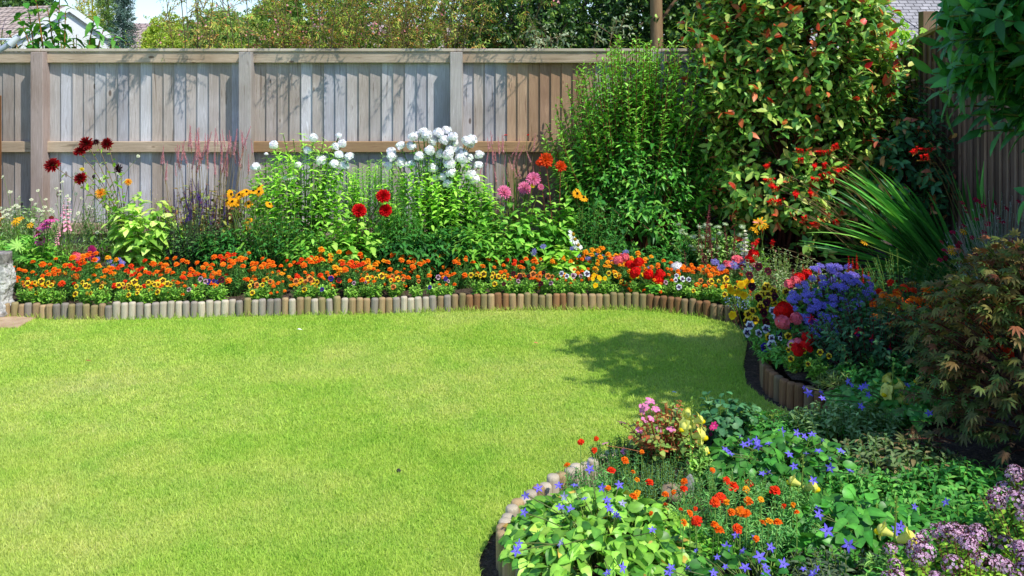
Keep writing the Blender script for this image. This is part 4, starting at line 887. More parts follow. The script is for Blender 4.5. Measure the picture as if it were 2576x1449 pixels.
# ================================================================ the far flower bed
def herb(name, label, cat, base, rx, ry, h, n, m, L, Wd, tm, cols, t0=.25, t1=1., ang=58, opp=False, spread=.4, low=.5, stem=lin('6a8436'), sr=.003, mt=LEAF, droop=.2, up=.5, tend=None, taper=.35, group=None, jit=.3, done=True, bases=None):
    p = Plant(name, label, cat, base, group)
    B, M, T = dome_stems(p.base, rx, ry, h, n, spread, low)
    tubes(p.g, B, M, T, sr, sr*.5, pick(stem, n, .15), 5, 3)
    stemleaves(p.g, B, M, T, m, t0, t1, ang, L, Wd, tm, cols, opp, .2, droop, jit, taper, up, tend=tend)
    p.mt = mt; p.st = (B, M, T)
    if done: p.done(mt)
    return p
def place(p, pts, meshes, size, Y=None, z=None, face=(0, -.55, .7), jit=.3, stalk=True, name='flower', scol=lin('5f7a34'), r=.0022, base=None, dy=0., leafs=None):
    """flowers at (x, y[, relative size]) seen in the photo; the depth or the height above ground is known from the plant"""
    for q in pts:
        x, y = q[:2]; k = q[2] if len(q) > 2 else 1.
        yy = (Y+R.uniform(-.07, .07)+dy) if Y else None
        pos = W(x, y, yy) if Y else H(x, y, z*R.uniform(.9, 1.08))
        nn = np.array(face)+R.normal(0, jit, 3)
        if stalk:
            b, c, t = p.stalk(pos-nrm(nn)*.008, r, scol, base)
            if leafs: stemleaves(p.g, b[None], c[None], t[None], *leafs)
        p.flower(meshes[R.integers(len(meshes))] if isinstance(meshes, list) else meshes, pos, nn, size*k, name)
GRN = C(('5f9a2e', 3), ('74ac36', 3), ('3f7a26', 2), ('90bf48', 1)); YGR = C(('8fbf3a', 3), ('a8cf52', 2), ('6fa530', 2), ('c2d870', 1)); DKG = C(('3a782e', 3), ('4a8836', 2), ('2c5e28', 2)); GRY = C(('7a9a5a', 2), ('8aa868', 1), ('5f8044', 2))
z4 = lambda L: [(x*.3125, 386.4+y*.3125) for x, y in L]
# pincushion scabious with cream heads
sc = z4([(22, 188), (83, 308), (157, 350), (306, 298), (252, 372), (285, 408), (367, 368), (360, 430), (345, 460), (200, 475), (400, 460), (425, 470), (500, 228), (487, 303), (453, 280), (455, 410), (478, 330), (540, 340), (555, 370), (612, 325), (612, 160), (820, 204), (745, 220), (1113, 20), (715, 428), (748, 432), (712, 515), (600, 528), (525, 540), (782, 633), (630, 480), (260, 540), (100, 430), (130, 415), (60, 490), (20, 470), (10, 520), (70, 520), (315, 455), (8, 440), (958, 160), (790, 550), (560, 470), (655, 360), (40, 455), (110, 470), (150, 430), (75, 450), (30, 500), (95, 500), (335, 490), (415, 445)])
for lab, lo, hi, bx in (('wispy scabious with many cream pincushion flowers, nearest the pedestal', -99, 92, 40), ('wispy scabious with cream pincushion flowers between the pink coneflowers and the dark red dahlias', 92, 400, 165)):
    p = herb('scabious', lab, 'flower', onbed(bx, 0, 7.25), .3, .16, .42, 60, 10, .06, .013, LANCE, GRY, ang=35, sr=.002, done=False, group='cream scabious plants')
    place(p, [q for q in sc if lo <= q[0] < hi], SCAB, .031, 7.2, jit=.3, r=.0014, scol=lin('7d9450')); p.done()
# lupin-like fresh leaves
p = Plant('lupin', 'low plant with fresh green fan-shaped leaves behind the pedestal', 'flower', onbed(40, 0, 6.95)); B, M, T = dome_stems(p.base, .34, .16, .33, 75, .3, .5); tubes(p.g, B, M, T, .003, .002, lin('7d9a45'), 4)
palmate(p.g, T, nrm((T-p.base)*V3(1, 1, .3)+R.normal(0, .2, T.shape)), UP+R.normal(0, .25, T.shape), .075, .018, pick(C(('7fae4a', 2), ('5f9a3a', 2), ('94bf5a', 1)), 75), (-150, -108, -72, -36, 0, 36, 72, 108, 150), (.8, .9, 1, 1, 1, 1, 1, .9, .8), LANCE); p.done()
p = herb('yellow_daisy_plant', 'small loose yellow daisies at the far left edge above the pedestal', 'flower', onbed(35, 0, 7.0), .12, .08, .4, 14, 9, .05, .016, LANCE, GRN, done=False)
place(p, [(42, 553), (50, 548), (38, 560), (75, 566), (3, 550)], RUDL, .06, 7.0); p.done()
# coneflowers
p = herb('coneflower', 'pink coneflower with drooping petals left of the dahlias', 'flower', onbed(110, 0, 6.85), .16, .1, .36, 26, 9, .09, .03, OVATE, GRN, done=False)
place(p, z4([(305, 640), (350, 580), (415, 520), (330, 690), (372, 545)]), ECH, .105, 6.85, face=(0, -.45, .8), r=.003); p.done()
p = herb('coneflower', 'low magenta double coneflower beside the red geranium in the orange row', 'flower', onbed(231, 0, 6.8), .07, .05, .22, 10, 7, .08, .03, OVATE, GRN, done=False)
place(p, [(231, 638)], ECHB, .125, 6.75, face=(0, -.6, .6)); p.done()
p = herb('penstemon', 'pink spiked flower between the coneflowers and the scabious', 'flower', onbed(150, 0, 6.95), .12, .08, .3, 16, 10, .07, .018, LANCE, GRN, done=False)
for (x, y, s) in ((145, 612, .125), (168, 572, .2), (160, 540, .12), (152, 590, .1)): p.flower(PENST[0], p.stalk(W(x, y, 6.95), .003)[2], (.05, 0, 1), s, 'flower_spike')
p.done()
# tall dark red dahlia
p = herb('dahlia_plant', 'tall dahlia with dark crimson spiky heads on long leaning stems', 'flower', onbed(345, 0, 7.1), .34, .2, .62, 46, 9, .115, .062, OVATE, C(('a8c858', 3), ('8fb84a', 3), ('bcd470', 1.5), ('6f9a38', 2)), done=False, low=.4, ang=62, up=.8, droop=.35, taper=.2)
z1 = lambda L: [(x*.3445, y*.3445)+tuple(k) for x, y, *k in L]
br = p.base+V3(-.08, -.02, .35); kw = dict(base=br, scol=lin('7a6448'), r=.0024, face=(-.1, -.8, .35), jit=.22, leafs=(11, .1, .9, 60, .07, .038, OVATE, YGR))
place(p, z1([(383, 1208, 1.12), (590, 1305, 1.), (632, 1050, 1.), (585, 1108, .95), (783, 1050, .95)]), DAH_DARK, .108, 7.2, **kw)
place(p, z1([(702, 1040, .9), (870, 1230, 1.1), (685, 1290, .55)]), DAH_BLACK, .07, 7.2, **kw)
place(p, z1([(597, 1238)]), DAH_YEL, .04, 7.2, **kw); p.done()
p = herb('dahlia_plant', 'dahlia with golden apricot heads in front of the fence, right of the dark red ones', 'flower', onbed(300, 0, 7.2), .12, .1, .5, 12, 6, .08, .04, OVATE, YGR, done=False)
place(p, z1([(738, 1415, 1.), (937, 1330, .62)]), DAH_GOLD, .105, 7.2, scol=lin('7a5a40'), face=(0, -.75, .4)); p.done()
# silvery wisps behind
herb('wispy_plant', 'pale straw coloured wispy stems between the dahlias and the salvia', 'flower', onbed(370, 0, 7.6), .2, .1, .6, 60, 10, .03, .006, LANCE, C(('b8b08a', 2), ('a8a878', 2), ('c8b8a8', 1)), stem=lin('a89a72'), sr=.0016, ang=40)
# persicaria
p = herb('persicaria', 'clump of slender pink flower spikes rising before the fence post', 'flower', onbed(515, 0, 7.65), .42, .18, .62, 70, 9, .1, .042, OVATE, C(('8a9a48', 3), ('a0a852', 2), ('6a7a38', 2), ('a8844a', 1), ('b06a48', .5)), low=.6, done=False, stem=lin('9a6a4a'), ang=60)
for _ in range(58):
    x = R.choice([R.uniform(405, 640), R.normal(555, 55)]); y = R.uniform(340, 430)+abs(x-540)*.12; s = R.uniform(.1, .17)
    t = p.stalk(W(x, y+12, 7.65+R.uniform(-.1, .1)), .0012, lin('94845a'), base=p.base+V3((x-515)/F*7.65*.8, R.normal(0, .06), .3))[2]; p.flower(PERS[R.integers(3)], t, (R.normal(0, .15), 0, 1), s, 'flower_spike')
p.done()
p = herb('persicaria', 'second clump of pink spikes right of the big white phlox', 'flower', onbed(1255, 0, 7.8), .32, .12, .5, 30, 8, .08, .03, OVATE, C(('8a9a48', 3), ('7a9a3a', 2), ('a8844a', 1)), done=False, stem=lin('a0604a'))
for _ in range(30):
    x = R.uniform(1195, 1345); y = R.uniform(345, 455); t = p.stalk(W(x, y+12, 7.8+R.uniform(-.1, .1)), .0012, lin('94845a'), base=p.base+V3((x-1255)/F*7.8*.8, 0, .3))[2]; p.flower(PERS[R.integers(3)], t, (R.normal(0, .25), 0, 1), R.uniform(.09, .15), 'flower_spike')
p.done()
# salvia
p = herb('salvia', 'dark bushy salvia with thin purple spikes', 'flower', onbed(488, 0, 7.1), .3, .17, .46, 120, 14, .042, .017, OVATE, C(('4f7a3a', 3), ('3f6a34', 3), ('6f9450', 1)), done=False, low=.6, stem=lin('4a3a44'))
for i in range(70):
    x = R.normal(492, 48); y = 480+abs(x-490)*.45+R.uniform(0, 70); s = R.uniform(.08, .17)
    t = p.stalk(W(x, y+14, 7.1+R.uniform(-.15, .12)), .0015, lin('5a6a44'), base=p.base+V3((x-488)/F*7.1*.75, R.normal(0, .06), .2))[2]; p.flower(SALV[i % 2], t, (R.normal(0, .15), 0, 1), s, 'flower_spike')
p.done()
# rudbeckia
p = herb('rudbeckia', 'yellow black-eyed coneflower left of the white phlox', 'flower', onbed(622, 0, 7.05), .22, .15, .44, 44, 10, .085, .028, LANCE, C(('4f8a30', 3), ('3f7428', 2), ('6fa038', 2)), done=False, droop=.4)
place(p, z4([(2085, 265), (2085, 305), (2040, 300), (1955, 315), (1985, 305), (1860, 325), (1830, 380), (1890, 390), (1860, 395), (2000, 400), (1995, 535), (1978, 618), (2170, 405), (1925, 330), (1870, 385)]), RUD, .075, 7.1, face=(0, -.65, .6), jit=.35, r=.0025); p.done()
# white phlox, two clumps
z2 = lambda L: [(845.3+x*.3445, y*.3445)+tuple(k) for x, y, *k in L]
PHL = C(('74a83a', 3), ('8cbc48', 3), ('589030', 2.5), ('427828', 2))
lf = (20, .2, .93, 66, .075, .022, OVATE, PHL, True, .2, .25)
p = herb('phlox', 'left clump of white phlox with scattered heads, right of the yellow coneflowers', 'flower', onbed(765, 0, 7.4), .5, .22, .98, 96, 28, .095, .034, OVATE, PHL, opp=True, t0=.12, low=.6, spread=.85, ang=66, done=False, tend=lin('a8d850'), stem=lin('7da040'), group='white phlox clumps')
place(p, z1([(2000, 1060), (2247, 1100), (2345, 1172, 1.15), (2440, 1195), (2512, 1210), (2140, 1310), (1870, 1220), (2290, 1005), (2500, 1050), (2450, 1070, .8), (2175, 1205, .7), (2083, 1300, .6), (1945, 1125, .4)])+z2([(20, 1130), (60, 1210), (95, 1145), (20, 990, .6)]), PHLOX, .085, 7.35, face=(0, -.5, .8), leafs=lf, jit=.2, r=.003)
for x, y in ((712, 338), (738, 352), (760, 365), (815, 350), (838, 362), (700, 372), (790, 378), (852, 345)):
    b, c, t = p.stalk(W(x, y, 7.45), .003); stemleaves(p.g, b[None], c[None], t[None], 34, .2, 1, 50, .06, .018, OVATE, PHL, True, .2, .2, tend=lin('b8e060'))
p.done()
p = herb('phlox', 'large clump of white phlox crowded with round heads in front of the fence post', 'flower', onbed(1095, 0, 7.35), .5, .24, .92, 92, 27, .1, .037, OVATE, PHL, opp=True, t0=.1, low=.6, spread=.85, ang=66, done=False, tend=lin('a8d850'), stem=lin('7da040'), group='white phlox clumps')
place(p, z2([(560, 1000), (635, 962), (750, 972), (808, 950), (855, 1000, 1.05), (790, 1022), (705, 1030), (550, 1065, .9), (470, 1065), (405, 1110), (405, 1145), (470, 1187), (385, 1208, .8), (612, 1143), (685, 1100), (762, 1125), (545, 1208), (710, 1228), (830, 1195, 1.3), (900, 1110, 1.3), (870, 1090), (955, 1030, 1.1), (990, 1020), (1048, 1130), (1040, 1208), (985, 1280), (1010, 1310), (840, 1260), (887, 1290), (725, 1300), (780, 1290, .8), (817, 1340), (627, 1385, .7), (960, 1160), (925, 1180), (820, 1130), (640, 1000), (590, 985, .7), (860, 1045), (910, 1150, 1.15), (880, 1170), (930, 1120), (830, 1090), (665, 985), (850, 1165), (980, 1060, .8)]), PHLOX, .09, 7.3, face=(0, -.5, .8), leafs=lf, jit=.2, r=.003); p.done()
# feathery upright greens
p = herb('goldenrod', 'feathery upright green plant without flowers between the white phlox clumps', 'flower', onbed(935, 0, 7.5), .26, .16, .84, 64, 60, .075, .013, LANCE, C(('6aa838', 3), ('88c048', 2), ('4a8a2c', 2)), t0=.1, low=.75, spread=.8, ang=55, stem=lin('7da040'), tend=lin('a0d050'), droop=.4)
p = herb('goldenrod', 'shorter feathery dark green plant behind the bright red dahlias', 'flower', onbed(1005, 0, 7.05), .18, .12, .6, 44, 50, .065, .012, LANCE, C(('4a8a34', 3), ('3a7028', 2), ('6aa040', 1)), t0=.1, low=.75, spread=.8, ang=60, droop=.5)
# bright red dahlia
DLC = C(('86b842', 3), ('6fa536', 3), ('a4cc58', 2), ('58902e', 1))
p = herb('dahlia_plant', 'leafy dahlia with three bright red heads', 'flower', onbed(878, 0, 6.95), .36, .2, .5, 60, 9, .1, .054, OVATE, DLC, done=False, low=.45, ang=62, up=.9, droop=.3, taper=.2)
z5 = lambda L: [(724.5+x*.3125, 386.4+y*.3125)+tuple(k) for x, y, *k in L]
kw = dict(scol=lin('5a4038'), r=.0035, face=(.05, -.8, .45), jit=.15, leafs=(7, .3, .85, 60, .06, .03, OVATE, DLC))
place(p, z5([(767, 345, 1.08), (573, 460, 1.), (785, 458, 1.)]), DAH_RED, .106, 6.95, **kw); place(p, z5([(343, 675)]), DAH_BLUSH, .085, 6.9, **kw); p.done()
# pink and flame dahlias
p = herb('dahlia_plant', 'dahlia with shaggy pink heads right of the white phlox', 'flower', onbed(1300, 0, 7.1), .38, .2, .56, 60, 9, .115, .062, OVATE, C(('74ac3a', 3), ('5f9834', 3), ('98c450', 2), ('3f7a2a', 1)), done=False, low=.5, ang=62, up=.8, droop=.35, taper=.2)
kw['leafs'] = (8, .3, .85, 60, .075, .04, OVATE, DLC); kw['scol'] = lin('6a6a34')
place(p, z5([(1740, 312, 1.05), (1905, 280, 1.1), (1975, 205, 1.), (2035, 270, .55)]), DAH_PINK, .108, 7.1, **kw); place(p, z5([(1970, 260)]), DAH_YEL, .045, 7.05, **kw); p.done()
p = herb('dahlia_plant', 'dahlia with flame orange red heads beside the willow-leaved shrub', 'flower', onbed(1400, 0, 7.2), .22, .14, .6, 34, 9, .105, .056, OVATE, C(('74ac3a', 3), ('98c450', 2), ('58902e', 2)), done=False, low=.5, ang=62, up=.8, droop=.35, taper=.2)
kw['scol'] = lin('7a4a34'); place(p, z5([(2075, 55, 1.05), (2195, 105, .85), (2020, 75, .5)]), DAH_FIRE, .11, 7.2, **kw); p.done()
p = herb('ivy_mound', 'bright green lobed leaves at the foot of the pink dahlias', 'climber', onbed(1420, 0, 6.85), .24, .12, .3, 34, 5, .1, .085, ROUND, YGR, low=.35, ang=70, up=1.2)
p = herb('coneflower', 'small coneflower with three white drooping daisies by the willow-leaved shrub', 'flower', onbed(1445, 0, 6.95), .08, .06, .24, 12, 7, .07, .026, OVATE, DKG, done=False)
place(p, z5([(2295, 650), (2310, 690), (2335, 735)]), ECHW, .085, 6.9, face=(.2, -.5, .8)); p.done()
p = herb('rudbeckia', 'pair of yellow black-eyed daisies against the willow-leaved shrub', 'flower', onbed(1455, 0, 7.15), .07, .05, .3, 8, 8, .07, .024, LANCE, DKG, done=False)
place(p, z5([(2330, 320), (2380, 352)]), RUD, .085, 7.1, face=(0, -.6, .7)); p.done()
p = herb('crocosmia', 'thin upright crocosmia with two tiny red flowers against the brown boards', 'flower', onbed(1300, 0, 7.9), .05, .03, .6, 4, 2, .2, .01, SWORD, GRN, done=False)
place(p, [(1271, 342), (1327, 341)], CROC, .035, 7.9, r=.0015); leaves(p.g, np.repeat(p.base[None], 12, 0)+R.normal(0, .03, (12, 3))*V3(1, 1, 0), R.normal(0, .09, (12, 3))+UP, R.normal(0, 1, (12, 3)), R.uniform(.5, .78, 12), .02, SWORD, pick(GRN, 12), .1); p.done()
# filler greens so the bed closes up
for x, Y, h, cols, L, lab in ((60, 7.6, .4, GRY, .06, 'grey green foliage clump at the fence behind the scabious'), (270, 7.55, .45, GRY, .05, 'thin green foliage behind the dark red dahlias'), (415, 7.2, .34, YGR, .085, 'yellow green leafy clump left of the salvia'), (560, 7.0, .32, DKG, .08, 'dark leafy clump between the salvia and the yellow coneflowers'),
    (700, 7.0, .42, DKG, .06, 'dark small-leaved clump in front of the left white phlox'), (790, 6.9, .3, GRN, .08, 'green leafy clump left of the bright red dahlias'), (1035, 6.9, .34, DKG, .09, 'dark leafy clump below the large white phlox'), (1135, 6.95, .32, DKG, .1, 'dark glossy clump under the right side of the white phlox'), (1180, 7.3, .55, GRN, .1, 'tall green leaf clump right of the white phlox'), (1210, 6.9, .34, GRN, .09, 'green leafy clump left of the pink dahlias'),
    (1520, 7.0, .26, DKG, .06, 'low dark clump beneath the willow-leaved shrub'), (1640, 6.95, .2, DKG, .07, 'low dark leaves under the right of the willow-leaved shrub'), (1780, 7.2, .3, DKG, .06, 'dark leaves between the two large shrubs'), (1490, 7.2, .45, DKG, .06, 'dark bush left of the willow-leaved shrub foot')):
    herb('leafy_plant', lab, 'plant', onbed(x, 0, Y), .28, .16, h*1.22, 75, 12, L, L*.38, OVATE, cols, low=.6, ang=60, droop=.35)

# ---------------------------------------------------------------- the orange row in front
row = []
def marig(seed):
    p = Plant('marigold_plant', 'orange marigold', 'flower', (0, 0, 0), None); h = .185
    B, M, T = dome_stems(p.base, .105, .085, h, 30, .4, .75); tubes(p.g, B, M, T, .0022, .0014, lin('5a7a34'), 4)
    stemleaves(p.g, B, M, T, 22, .12, .98, 55, .034, .0075, DIAM, C(('4f8a38', 3), ('3a7030', 3), ('6aa048', 2)), curl=.2, droop=.2)
    n = R.integers(8, 12)
    for i in range(n):
        a = i*2.4; r = .085*math.sqrt((i+.5)/n); pos = V3(math.cos(a)*r*1.2, math.sin(a)*r, h*R.uniform(.98, 1.3)-r*.5)
        if i >= n-3: pos = V3(R.uniform(-.1, .1), -.085, h*R.uniform(.45, .8))
        p.stalk(pos, .0016, lin('6a8a3a')); p.flower(ORG[0], pos, (R.normal(0, .25), -.35+R.normal(0, .2), .9), .037*R.uniform(.75, 1.15))
    p.done(); return p.o
protos = [marig(i) for i in range(6)]; used = set()
def put(protos, X, Y, info, recolor=None, sc=1., rz=None, z=None):
    i = R.integers(len(protos)); loc = (X, Y, float(gz(X, Y))-.005 if z is None else z)
    if i in used or protos is not globals().get('protos'):
        o = dup(protos[i], loc, R.uniform(-.5, .5))
    else:
        used.add(i); o = protos[i]; o.location = loc
    o.scale = (sc, sc, sc)
    if recolor:
        for c in o.children:
            if c.name.startswith('flower'): c.data = recolor[R.integers(len(recolor))]
    info['x'] = CX+F*X/Y; info['Y'] = Y; row.append((o, info)); return o
edgeY = lambda x: np.interp(x, px, allp[:, 1])
xs = 55.
for k, (dy, step, h) in enumerate(((.46, 56, 1.1), (.31, 58, .98), (.17, 74, .72))):
    xx = 52+k*19
    while xx < 1890:
        x = xx+R.normal(0, 7); Y = float(edgeY(x))+dy*(1.15 if 1050 < x < 1500 else 1.)*(.85 if x > 1600 else 1)+R.normal(0, .03); X = (x-CX)/F*Y
        u = R.uniform(); red = .3 if 150 < x < 640 else .12; c, rc = ('red orange', REDO) if u < red else (('amber yellow', AMB) if u < red+.27 else ('orange', ORG))
        if R.uniform() < .04: xx += step; continue
        s = h*R.uniform(.74, 1.18)*(.9 if x > 1600 else 1)
        if dy == .17 and R.uniform() < .35: xx += step; continue
        put(protos, X, Y, dict(kind='marigold', col=c, row=('back', 'middle', 'front')[k]), rc+([ORG[0]] if c == 'red orange' else []), s); xx += step
PANF = C(('7fae3c', 3), ('96c04c', 2), ('5f9034', 2))
def pansy_plant(h=.12, rx=.07, n=5, col=PANF):
    p = Plant('pansy_plant', 'pansy', 'flower', (0, 0, 0)); B, M, T = dome_stems(p.base, rx, rx*.8, h, 24, .4, .7); tubes(p.g, B, M, T, .002, .0014, lin('7d9a45'), 3)
    stemleaves(p.g, B, M, T, 9, .1, 1, 55, .036, .017, OVATE, col, up=.6)
    for i in range(n):
        a = i*2.4+1; r = rx*math.sqrt((i+.5)/n); p.flower(PAN['yellow'][0], V3(math.cos(a)*r, math.sin(a)*r*.7-.035, h*R.uniform(.8, 1.45)), (R.normal(0, .25), -.9, .4), .041*R.uniform(.75, 1.15), roll=R.normal(0, .3), upright=True)
    p.done(); return p.o
def fix_roll(o):
    """stand each pansy face upright on its neck"""
    for c in o.children:
        if c.name.startswith('flower'):
            z = c.matrix_local.to_3x3().col[2].normalized(); s = c.matrix_local.to_scale()[0]; y = (Vector((0, 0, 1))-z*z.z).normalized(); x = y.cross(z)
            M = Matrix((x, y, z)).transposed().to_4x4() @ Matrix.Rotation(random.gauss(0, .25), 4, 'Z') @ Matrix.Diagonal((s, s, s, 1)); M.translation = c.matrix_local.translation; c.matrix_local = M
pprotos = [pansy_plant(n=k) for k in (3, 4, 5)]
pn = 0
def putp(x, Y, kinds, protos_=None, sc=1., dz=0.):
    global pn
    X = (x-CX)/F*Y; pr = pprotos[pn % 3]; loc = (X, Y, float(gz(X, Y))+dz)
    if pn < 3: o = pr; o.location = loc
    else: o = dup(pr, loc, R.normal(0, .2))
    pn += 1; o.scale = (sc,)*3
    for c in o.children:
        if c.name.startswith('flower'): c.data = PAN[kinds[R.integers(len(kinds))]][R.integers(2)]
    names = {'yellow': 'yellow dark-faced', 'white': 'white dark-faced', 'maroon': 'dark maroon', 'mauve': 'dusky mauve', 'orange': 'apricot', 'plain': 'plain yellow', 'violet': 'violet'}
    row.append((o, dict(kind='pansy', col=names[kinds[0]], row='front', x=x, Y=Y))); return o
for x, kinds, dy in ((118, ['yellow'], .12), (95, ['yellow'], .1), (215, ['yellow'], .14), (258, ['yellow', 'orange'], .1), (318, ['yellow'], .09), (345, ['yellow'], .1), (368, ['yellow'], .09), (392, ['yellow'], .13), (420, ['yellow'], .08), (500, ['maroon', 'mauve'], .1), (545, ['maroon', 'violet'], .1), (640, ['yellow', 'orange'], .1), (668, ['yellow', 'orange'], .16), (765, ['yellow', 'orange'], .09), (785, ['yellow'], .12), (825, ['maroon', 'violet'], .1), (940, ['yellow'], .12), (995, ['orange', 'yellow'], .14), (1095, ['mauve', 'violet'], .1), (1205, ['yellow'], .14), (1248, ['yellow'], .16), (1285, ['maroon'], .12), (1325, ['orange', 'maroon'], .11), (1375, ['orange', 'maroon'], .12), (1408, ['white', 'mauve'], .1), (1455, ['white', 'mauve'], .1), (1502, ['plain', 'yellow'], .1), (1525, ['orange', 'yellow'], .12), (1598, ['plain', 'plain', 'yellow'], .12), (1710, ['white'], .16), (1755, ['orange', 'yellow'], .12), (1800, ['yellow'], .14), (1830, ['plain', 'yellow'], .1), (1860, ['plain'], .12)):
    putp(x, float(edgeY(min(x, 1850)))+dy, kinds, sc=R.uniform(.95, 1.1))
# low fresh green fillers in the front line
for i, x in enumerate(range(60, 1850, 62)):
    if R.uniform() < .22: continue
    Y = float(edgeY(x))+.12+R.uniform(-.03, .06); X = (x-CX)/F*Y
    o = putp(x+R.normal(0, 10), Y, ['mauve', 'yellow', 'orange'], sc=R.uniform(.7, .9)); ch = [c for c in o.children if c.name.startswith('flower')]
    for c in ch[int(R.integers(0, 2)):]: bpy.data.objects.remove(c)
    row[-1][1].update(kind='bedding plant', col='pale green', row='bed')
# geraniums, ageratum and the carnation among the row
def single(name, label, cat, x, y, Y, mesh, size, fl, cols=GRN, group=None, L=.05, h=.13, rx=.08):
    p = herb(name, label, cat, onbed(x, 0, Y), rx, rx*.8, h, 14, 6, L, L*.8, ROUND, cols, done=False, group=group, low=.7); place(p, fl, mesh, size, Y, face=(0, -.5, .8)); p.done()
single('geranium', 'salmon red geranium head in the row beside the magenta coneflower', 'flower', 193, 648, 6.65, GERS, .1, [(193, 648), (60, 665, .01)][:1])
single('geranium', 'red geranium heads spilling towards the corner of the edging', 'flower', 1640, 700, 6.5, GERR, .085, [(1630, 690), (1655, 705), (1598, 685), (1660, 690), (1607, 660), (1585, 668)])
single('geranium', 'coral geranium below the right corner between marigolds', 'flower', 1585, 655, 6.75, GERS, .08, [(1572, 648), (1555, 655)])
single('geranium', 'scarlet geranium at the far end of the row by the crocosmia', 'flower', 1862, 660, 6.5, [GERS[0], GERR[0]], .09, [(1855, 655), (1832, 668), (1895, 640, .9), (1888, 652)])
single('ageratum', 'pale lavender ageratum peeping out below the dark red dahlias', 'flower', 280, 660, 6.65, AGL, .06, [(245, 654), (275, 660), (300, 656), (285, 672), (308, 665)])
single('ageratum', 'pale lavender ageratum behind the marigolds below the white daisies', 'flower', 1370, 640, 6.95, AGL, .065, [(1367, 622), (1345, 635), (1440, 630), (1220, 642), (1255, 648), (1295, 650)])
single('ageratum', 'lavender ageratum at the back of the row left of the gap', 'flower', 1480, 645, 6.9, AGL, .065, [(1500, 645), (1452, 640), (1480, 652), (1520, 650), (1535, 660), (1548, 655), (1575, 636, .9), (1568, 645, .9)])
single('ageratum', 'three lavender ageratum heads on their own beside the red geraniums', 'flower', 1610, 665, 6.8, AGL, .055, [(1607, 666), (1620, 662), (1636, 675)])
single('ageratum', 'lavender ageratum mixed with pink flowers at the far end of the row', 'flower', 1820, 670, 6.5, AGL, .075, [(1798, 662), (1815, 675), (1855, 675), (1870, 665), (1845, 668), (1880, 678)])
single('carnation', 'single white carnation head standing above the marigolds', 'flower', 1703, 670, 6.6, [CARN], .095, [(1703, 672)])
p = herb('stock', 'white flower spike with pink neighbour at the end of the row', 'flower', onbed(1875, 0, 6.7), .05, .04, .16, 8, 6, .05, .02, OVATE, GRN, done=False)
for x, y, me, s in ((1873, 660, WSTOCK, .22), (1892, 668, PSTOCK, .14), (1877, 690, WSTOCK, .1)): p.flower(me, p.stalk(W(x, y, 6.6), .003)[2], (0, -.1, 1), s, 'flower_spike')
p.done()
# sedum and heuchera group in the corner
p = herb('sedum', 'pale green flat-headed sedum in front of the red-tipped shrub', 'flower', onbed(1790, 0, 7.1), .3, .16, .34, 60, 9, .05, .022, OVATE, C(('8fb85a', 3), ('a8c878', 2), ('6a9a40', 1)), done=False, low=.7)
SED = phlox('sedum_head', 40, lin('b0c890'), .2, .5, .13); place(p, [(R.uniform(1705, 1870), R.uniform(560, 640)) for _ in range(34)], SED, .06, 7.0, face=(0, -.2, 1)); p.done()
p = herb('heuchera', 'heuchera with hazy pink brown flower spires beside the sedum', 'flower', onbed(1800, 0, 6.85), .22, .1, .14, 30, 5, .06, .055, ROUND, C(('7a8a5a', 1), ('5a7a3a', 2)), done=False)
for x, y, s in ((1757, 610, .2), (1775, 590, .26), (1790, 625, .24), (1805, 640, .22), (1770, 640, .2), (1830, 620, .22), (1840, 640, .2), (1720, 660, .13), (1725, 648, .1), (1785, 606, .2), (1848, 630, .2), (1778, 660, .14)):
    p.flower(HEUCH[R.integers(2)], p.stalk(W(x, y+20, 6.85), .0015, lin('8a4a3a'))[2], (R.normal(0, .1), 0, 1), s, 'flower_spike')
p.done()
p = herb('rudbeckia', 'loose yellow star flower before the dark shrub by the crocosmia', 'flower', onbed(1915, 0, 6.9), .06, .04, .25, 8, 8, .08, .02, LANCE, GRN, done=False)
place(p, [(1912, 560, 1.1), (1922, 570, .8), (1902, 578, .8), (1890, 573, .5)], RUDL, .1, 6.85, face=(.1, -.4, .9)); p.done()
# ================================================================ right-hand bed
def swords(name, label, cat, base, tips, w, cols, done=False, sag=.25, Y2=None):
    p = Plant(name, label, cat, base); 
    for t in tips:
        t = np.asarray(t); b = p.base+R.normal(0, .05, 3)*V3(1, 1, 0); L = np.linalg.norm(t-b); k = 12; s = np.linspace(0, 1, k)
        mid = b*.5+t*.5+UP*sag*L*R.uniform(.6, 1.3); P = (1-s)[:, None]**2*b+2*(s*(1-s))[:, None]*mid+s[:, None]**2*t
        side = nrm(np.cross(t-b, UP+R.normal(0, .5, 3))); wd = (w*R.uniform(.7, 1.2))*np.clip(np.minimum(.45+s*1.6, (1-s)*1.9+.03), 0, 1); up = nrm(np.cross(side, t-b))
        c = pick(cols, 1, .2)[0]*np.linspace(.75, 1.15, k)[:, None]
        V = np.concatenate([P+side*wd[:, None]/2+up*wd[:, None]*.22, P, P-side*wd[:, None]/2+up*wd[:, None]*.22]); q = [(i, i+1, k+i+1, k+i) for i in range(k-1)]+[(k+i, k+i+1, 2*k+i+1, 2*k+i) for i in range(k-1)]
        p.g.add(V, q, None, np.concatenate([c*.95, c*1.1, c*.95]))
    if done: p.done(GLOSS)
    return p
SWC = C(('52963a', 3), ('407c32', 3), ('80b852', 1.4), ('346a2c', 2))
base = B3(2.95, 6.25); tp = []
for _ in range(58):
    u = R.uniform(); x = 2000+R.uniform(0, 260)*1.1; y = np.interp(x, [1990, 2080, 2180, 2300], [560, 430, 400, 470])+abs(R.normal(0, 70)); tp.append(W(x, y, R.uniform(5.9, 6.6)))
